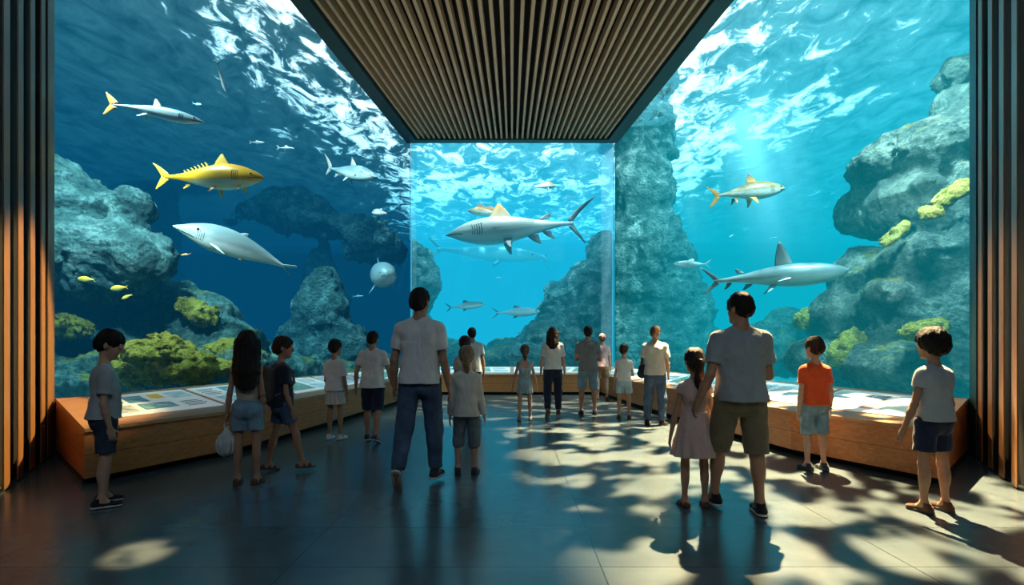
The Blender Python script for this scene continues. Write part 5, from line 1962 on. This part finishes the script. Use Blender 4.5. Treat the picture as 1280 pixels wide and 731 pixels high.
make_fish('round_headed_fish', 'plump grey fish facing the visitors near the left corner of the glass', 'fish', 475, 344, 17.8, 2.1, -62, -4, 8, [(0, .045, .04, .05), (.04, .09, .08, .10), (.15, .15, .15, .16), (.32, .19, .19, .18), (.5, .16, .17, .15), (.72, .08, .08, .07), (.9, .03, .03, .025), (1, .018, .018, .014)], sway(.35, 0), fish_mat('round fish skin', (0.20, 0.34, 0.40), (0.32, 0.46, 0.50), (0.62, 0.74, 0.74)), [
    ('tail_fin', FN_CYAN, tailfin(-.46, .30, .22, .12, .12)), ('dorsal_fin', FN_CYAN, [dorsal(.05, -.12, .17, .10, .06)]), ('pectoral_fin', FN_PALE, pectoral(.10, -.13, .13, .16, .09, .8, .2)), ],
    eye=(.07, .03, .115, .014), mouth=(.0, .05, .25))
make_fish('diving_fish', 'pale slender fish diving head down just below the bright water surface', 'fish', 277, 97, 12.5, 0.66, 10, -74, 0, SLIM, sway(.1, 0), MF_PALE, [('tail_fin', FN_PALE, tailfin(-.5, .10, .10, .10, .10)), ('pectoral_fin', FN_PALE, pectoral(.2, -.02, .04, .14, .06, .4, .6))], eye=(.1, .015, .03, .012))
make_fish('pale_disc_fish', 'small round whitish fish hanging in the water right of the steel grey shark', 'fish', 474, 266, 17.0, 0.46, 172, 4, 0, [(0, .03, .03, .03), (.1, .16, .10, .10), (.35, .27, .17, .15), (.6, .24, .16, .13), (.85, .10, .08, .05), (1, .03, .03, .02)], straight, MF_PALE, [('tail_fin', FN_PINK, tailfin(-.48, .10, .10, .06, .06)), ('dorsal_fin', FN_PALE, [dorsal(.08, -.2, .22, .08, .08)])], eye=(.16, .05, .115, .03))


def small_fish(label, px, py, d, L, yaw, pitch, mat, fmat, group, prof=TUNA):
    return make_fish('small_fish', label, 'fish', px, py, d, L, yaw, pitch, 0, prof, straight, mat, [
        ('tail_fin', fmat, tailfin(-.48, .13, .13, .12, .12)), ('dorsal_fin', fmat, [dorsal(.10, -.12, .09, .07, .06)]), ('pelvic_fin', fmat, [ventral(.0, -.12, -.09, .05, .05)])], eye=(.10, .02, .05, .018), group=group)


ROUND = [(0, .01, .01, .01), (.08, .08, .08, .06), (.25, .16, .15, .10), (.5, .18, .17, .11), (.75, .10, .10, .07), (.9, .045, .045, .03), (1, .03, .03, .02)]
gs = 'small fish scattered in the water'
small_fish('small yellow fish just below the boulder edge, leftmost of the little yellow ones', 107, 349, 10.3, .30, 180, 3, MF_SMALLY, FN_YEL, gs, ROUND)
small_fish('small yellow fish with a raised back fin, middle of the little yellow ones', 148, 360, 10.3, .32, 175, -6, MF_SMALLY, FN_YEL, gs, ROUND)
small_fish('tiny olive yellow fish below the middle little yellow one', 158, 371, 10.6, .18, 200, -30, MF_SMALLY, FN_YEL, gs, ROUND)
small_fish('tiny orange fish in the dark water by the tip of the boulder', 232, 318, 10.6, .18, 185, -8, MF_ORANGE, FN_ORANGE, gs)
small_fish('tiny pale fish above the yellow fish, left of a similar pair', 322, 178, 13.5, .30, 20, 5, MF_PALE, FN_PALE, gs)
small_fish('tiny pale slender fish above the yellow fish, right of a similar pair', 358, 185, 14.0, .42, -5, -4, MF_PALE, FN_PALE, gs, SLIM)
small_fish('tiny dim fish at the foot of the plump fish facing the visitors', 448, 370, 17.5, .32, 0, 4, MF_CYAN, FN_CYAN, gs, SLIM)
small_fish('tiny bluish fish to the upper right of the slim silver fish', 247, 130, 12.0, .22, -10, -10, MF_CYAN, FN_CYAN, gs)

# far tank
make_fish('big_shark', 'huge pale grey shark with dark fins in the middle of the far window', 'shark', 637, 286, 18.6, 4.25, 180, -6, 4, [(0, .003, .003, .003), (.04, .024, .020, .03), (.12, .062, .056, .068), (.26, .098, .098, .100), (.40, .104, .108, .105), (.56, .086, .090, .086), (.74, .046, .048, .046), (.9, .020, .020, .020), (1.0, .014, .014, .012)], sway(0, -.02), MF_BIG, [
    ('tail_fin', FN_DARK, tailfin(-.49, .20, .165, .20, .08, .05, .03, .016)), ('dorsal_fin', FN_TIPO, [dorsal(.17, -.02, .085, .125, .0)]), ('second_dorsal_fin', FN_DARK, [dorsal(-.23, -.32, .052, .045, .05)]),
    ('pectoral_fin', FN_DARK, pectoral(.06, -.075, .05, .13, .08, .75, .35)), ('pelvic_fin', FN_DARK, [ventral(-.13, -.22, -.065, .075, .05)]), ('anal_fin', FN_DARK, [ventral(-.25, -.32, -.045, .065, .05)]), ('side_fin', FN_DARK, pectoral(.17, -.005, .088, .10, .03, .1, 1.0))],
    eye=(.13, .014, .060, .009), mouth=(.0, .14, .28), gills=5)
make_fish('sail_finned_fish', 'brown and orange tall finned fish peeping out behind the back of the huge pale shark', 'fish', 604, 265, 19.3, 1.15, 165, 8, 0, FAT, straight, MF_ORN, [
    ('sail_fin', FN_SAIL, [dorsal(.30, -.10, .09, .17, -.05), dorsal(.05, -.40, .07, .14, .02)]), ('tail_fin', FN_SAIL, tailfin(-.48, .15, .15, .1, .1))], eye=(.1, .02, .06, .014))
make_fish('cyan_whale', 'hazy cyan whale-like fish far behind the huge pale shark', 'whale', 614, 317, 25.5, 4.9, 4, -3, 0, [(0, .01, .01, .01), (.06, .03, .03, .03), (.2, .06, .055, .055), (.4, .075, .07, .065), (.6, .062, .06, .055), (.8, .03, .03, .028), (1, .012, .012, .012)], sway(0, .04), MF_CYAN, [
    ('tail_fin', FN_CYAN, tailfin(-.49, .10, .10, .10, .06)), ('head_fin', FN_CYAN, tailfin(.50, .085, .10, -.10, -.05)), ('pectoral_fin', FN_CYAN, pectoral(.1, -.05, .04, .10, .06))], eye=(.12, .01, .05, .006))
make_fish('hump_backed_fish', 'small hump-backed pale fish under the bright surface of the far window', 'fish', 682, 233, 19.0, .72, 4, 2, 0, [(0, .03, .02, .03), (.1, .10, .06, .07), (.3, .22, .10, .14), (.55, .20, .10, .13), (.8, .08, .06, .06), (1, .03, .03, .02)], straight, MF_ORN, [
    ('tail_fin', FN_PALE, tailfin(-.46, .09, .09, .16, .16)), ('pectoral_fin', FN_PALE, pectoral(.15, -.06, .10, .14, .08, .7, .3))], eye=(.1, .03, .07, .02))
small_fish('slender steel fish with a dark forked tail over the heads at the far bench', 584, 382, 18.8, 1.22, 3, 6, fish_mat('slate back silver fish skin', (0.12, 0.22, 0.24), (0.3, 0.42, 0.44), (0.62, 0.74, 0.74)), FN_DARK, gs)
small_fish('long silver fish to the left of the craggy reef slope in the far window', 648, 390, 19.0, 1.5, 0, 2, MF_SIL, FN_STEEL, gs)
small_fish('tiny pale fish below the cyan whale-like fish in the far window', 623, 347, 21.0, .26, 10, 0, MF_PALE, FN_PALE, gs)
small_fish('tiny faint fish near the dark tail of the huge pale shark', 733, 292, 21.5, .5, 175, 3, MF_CYAN, FN_CYAN, gs, SLIM)
small_fish('tiny pale fish at the right edge of the far window near the surface', 712, 246, 21.0, .28, 0, 5, MF_PALE, FN_PALE, gs)
small_fish('tiny faint fish at the left edge of the far window above the pale rock', 541, 297, 21.0, .28, 60, 40, MF_CYAN, FN_CYAN, gs)

# right tank
make_fish('orange_finned_shark', 'tan and white shark with orange fins, upper one of the sharks in the right tank', 'shark', 939, 239, 13.2, 1.72, 6, 6, 0, FAT, sway(0, -.06), MF_ORN, [
    ('tail_fin', FN_ORANGE, tailfin(-.48, .14, .16, .14, .14, .06, .03, .012, .04)), ('dorsal_fin', FN_ODARK, [dorsal(.10, -.06, .115, .13, .03)]), ('pectoral_fin', FN_ORANGE, pectoral(.03, -.09, .06, .14, .09, .75, .15)), ('pelvic_fin', FN_ODARK, pectoral(-.22, -.07, .03, .10, .06, .8, .4))],
    eye=(.10, .02, .062, .011), mouth=(.0, .12, .35), gills=4)
make_fish('steel_shark', 'large steel grey shark with a tall dorsal fin in the right tank', 'shark', 974, 344, 12.1, 2.68, -14, 3, 0, [(0, .012, .012, .012), (.04, .034, .04, .04), (.15, .064, .078, .074), (.3, .082, .098, .092), (.45, .084, .094, .092), (.6, .066, .070, .070), (.78, .034, .034, .034), (.92, .018, .018, .018), (1, .012, .012, .012)], sway(0, -.03), MF_STEEL, [
    ('tail_fin', FN_STEEL, tailfin(-.49, .125, .10, .10, .08)), ('dorsal_fin', FN_DARK, [dorsal(.11, -.03, .07, .20, .02, .02)]), ('second_dorsal_fin', FN_DARK, [dorsal(-.26, -.32, .042, .04, .03)]),
    ('pectoral_fin', FN_PALE, pectoral(.09, -.03, .078, .14, .06, .22, .9)), ('pelvic_fin', FN_STEEL, pectoral(-.02, -.07, .03, .10, .05, .65, .8)), ('anal_fin', FN_DARK, [ventral(-.20, -.26, -.05, .045, .04)]), ('tail_keel', FN_DARK, [ventral(-.36, -.40, -.025, .05, .03)])],
    eye=None, gills=0)
small_fish('lone silver fish in front of the craggy rock column', 863, 330, 15.0, .92, 182, 0, MF_SIL, FN_PALE, gs)
small_fish('tiny faint fish in the open water left of the towering boulders', 968, 297, 16.0, .28, 10, 10, MF_CYAN, FN_CYAN, gs, SLIM)
small_fish('tiny faint fish in the open water under the orange finned shark', 914, 295, 16.0, .24, 30, 20, MF_CYAN, FN_CYAN, gs)
# noise-masked spots, added to imitate dappled sun patches on the floor
def gobo(o, scale, thr, soft, strength_col):
    L = o.data
    L.use_nodes = True
    nt = L.node_tree
    em = nt.nodes['Emission']
    tc = nd(nt, 'TexCoord')
    mp = nd(nt, 'Mapping')
    lk(nt, tc.outputs['Normal'], mp.inputs['Vector'])
    mp.inputs['Scale'].default_value = scale
    n = noise(nt, mp.outputs['Vector'], 1.0, 2.0, 0.5, 0.25)
    mr = nd(nt, 'MapRange')
    mr.interpolation_type = 'SMOOTHSTEP'
    mr.inputs['From Min'].default_value = thr
    mr.inputs['From Max'].default_value = thr + soft
    lk(nt, n.outputs['Fac'], mr.inputs['Value'])
    em.inputs['Color'].default_value = c4(strength_col)
    lk(nt, mr.outputs[0], em.inputs['Strength'])


g = lamp('SPOT', 'skylight_spot', (4.5, 10.2, 8.6), (1.8, 6.5, 0), 56000, (1, 1, 1), spot_size=math.radians(43), spot_blend=0.25, shadow_soft_size=0.05)
gobo(g, (19, 13, 22), 0.455, 0.10, (1.0, 0.74, 0.38))
g = lamp('SPOT', 'skylight_spot', (3.75, 12.9, 7.4), (1.0, 12.2, 0), 15000, (1, 1, 1), spot_size=math.radians(44), spot_blend=0.5, shadow_soft_size=0.05)
gobo(g, (19, 13, 22), 0.50, 0.10, (1.0, 0.78, 0.45))
g = lamp('SPOT', 'skylight_spot', (-4.7, 9.6, 8.7), (-2.5, 3.75, 0), 22000, (1, 1, 1), spot_size=math.radians(2.6), spot_blend=0.8, shadow_soft_size=0.05)
gobo(g, (60, 60, 60), 0.36, 0.14, (1.0, 0.72, 0.36))
# fill light added behind the camera; warm spots added to brighten the slatted walls
lamp('AREA', 'entrance_light', (0, -3.0, 8.0), (0, 7, 0.5), 160, (0.72, 0.88, 1.0), shape='RECTANGLE', size=7, size_y=2.5)
lamp('SPOT', 'wall_washer', (1.5, 8.5, 6.9), (-5.25, 6.0, 1.2), 9500, (1.0, 0.66, 0.24), spot_size=math.radians(18), spot_blend=0.4, shadow_soft_size=0.08)
lamp('SPOT', 'wall_washer', (-1.5, 8.5, 6.9), (5.3, 6.0, 1.1), 3000, (1.0, 0.68, 0.30), spot_size=math.radians(18), spot_blend=0.6, shadow_soft_size=0.08)
# fill spots added under the water surface, over the glass, to brighten the reefs
WARMW = (1.0, 0.97, 0.88)
lamp('SPOT', 'tank_lamp', (-8.2, 9.6, 8.7), (-8.6, 13.2, 1.8), 7500, WARMW, spot_size=math.radians(100), spot_blend=0.8, shadow_soft_size=0.25)
lamp('SPOT', 'tank_lamp', (-5.6, 13.5, 8.8), (-6.2, 19.0, 2.0), 4200, WARMW, spot_size=math.radians(95), spot_blend=0.8, shadow_soft_size=0.25)
lamp('SPOT', 'tank_lamp', (0.0, 17.6, 8.8), (0.5, 21.0, 1.0), 2400, WARMW, spot_size=math.radians(110), spot_blend=0.8, shadow_soft_size=0.25)
lamp('SPOT', 'tank_lamp', (5.0, 14.5, 8.8), (4.6, 20.5, 3.0), 3800, WARMW, spot_size=math.radians(100), spot_blend=0.8, shadow_soft_size=0.25)
lamp('SPOT', 'tank_lamp', (7.4, 9.8, 8.7), (8.6, 13.0, 2.0), 7000, WARMW, spot_size=math.radians(100), spot_blend=0.8, shadow_soft_size=0.25)
for sx in (-1, 1):  # unseen uplights added to brighten the canopy slats
    lamp('SPOT', 'canopy_uplight', (sx * 2.6, 11.2, 0.95), (sx * 1.2, 12.6, 7.5), 300, (1.0, 0.74, 0.44), spot_size=math.radians(84), spot_blend=0.7, shadow_soft_size=0.06)
for sx in (-1, 1):  # extra fill spots added lower in the side tanks for the reefs
    lamp('SPOT', 'reef_lamp', (sx * 6.4, 8.3, 5.6), (sx * 8.8, 12.6, 0.6), 2600 if sx < 0 else 1500, WARMW, spot_size=math.radians(80), spot_blend=0.8, shadow_soft_size=0.15)
lamp('SPOT', 'reef_lamp', (-6.5, 19.5, 8.7), (-10.0, 26.0, 6.6), 1800, WARMW, spot_size=math.radians(70), spot_blend=0.8, shadow_soft_size=0.15)  # added fill for the far rock shelf
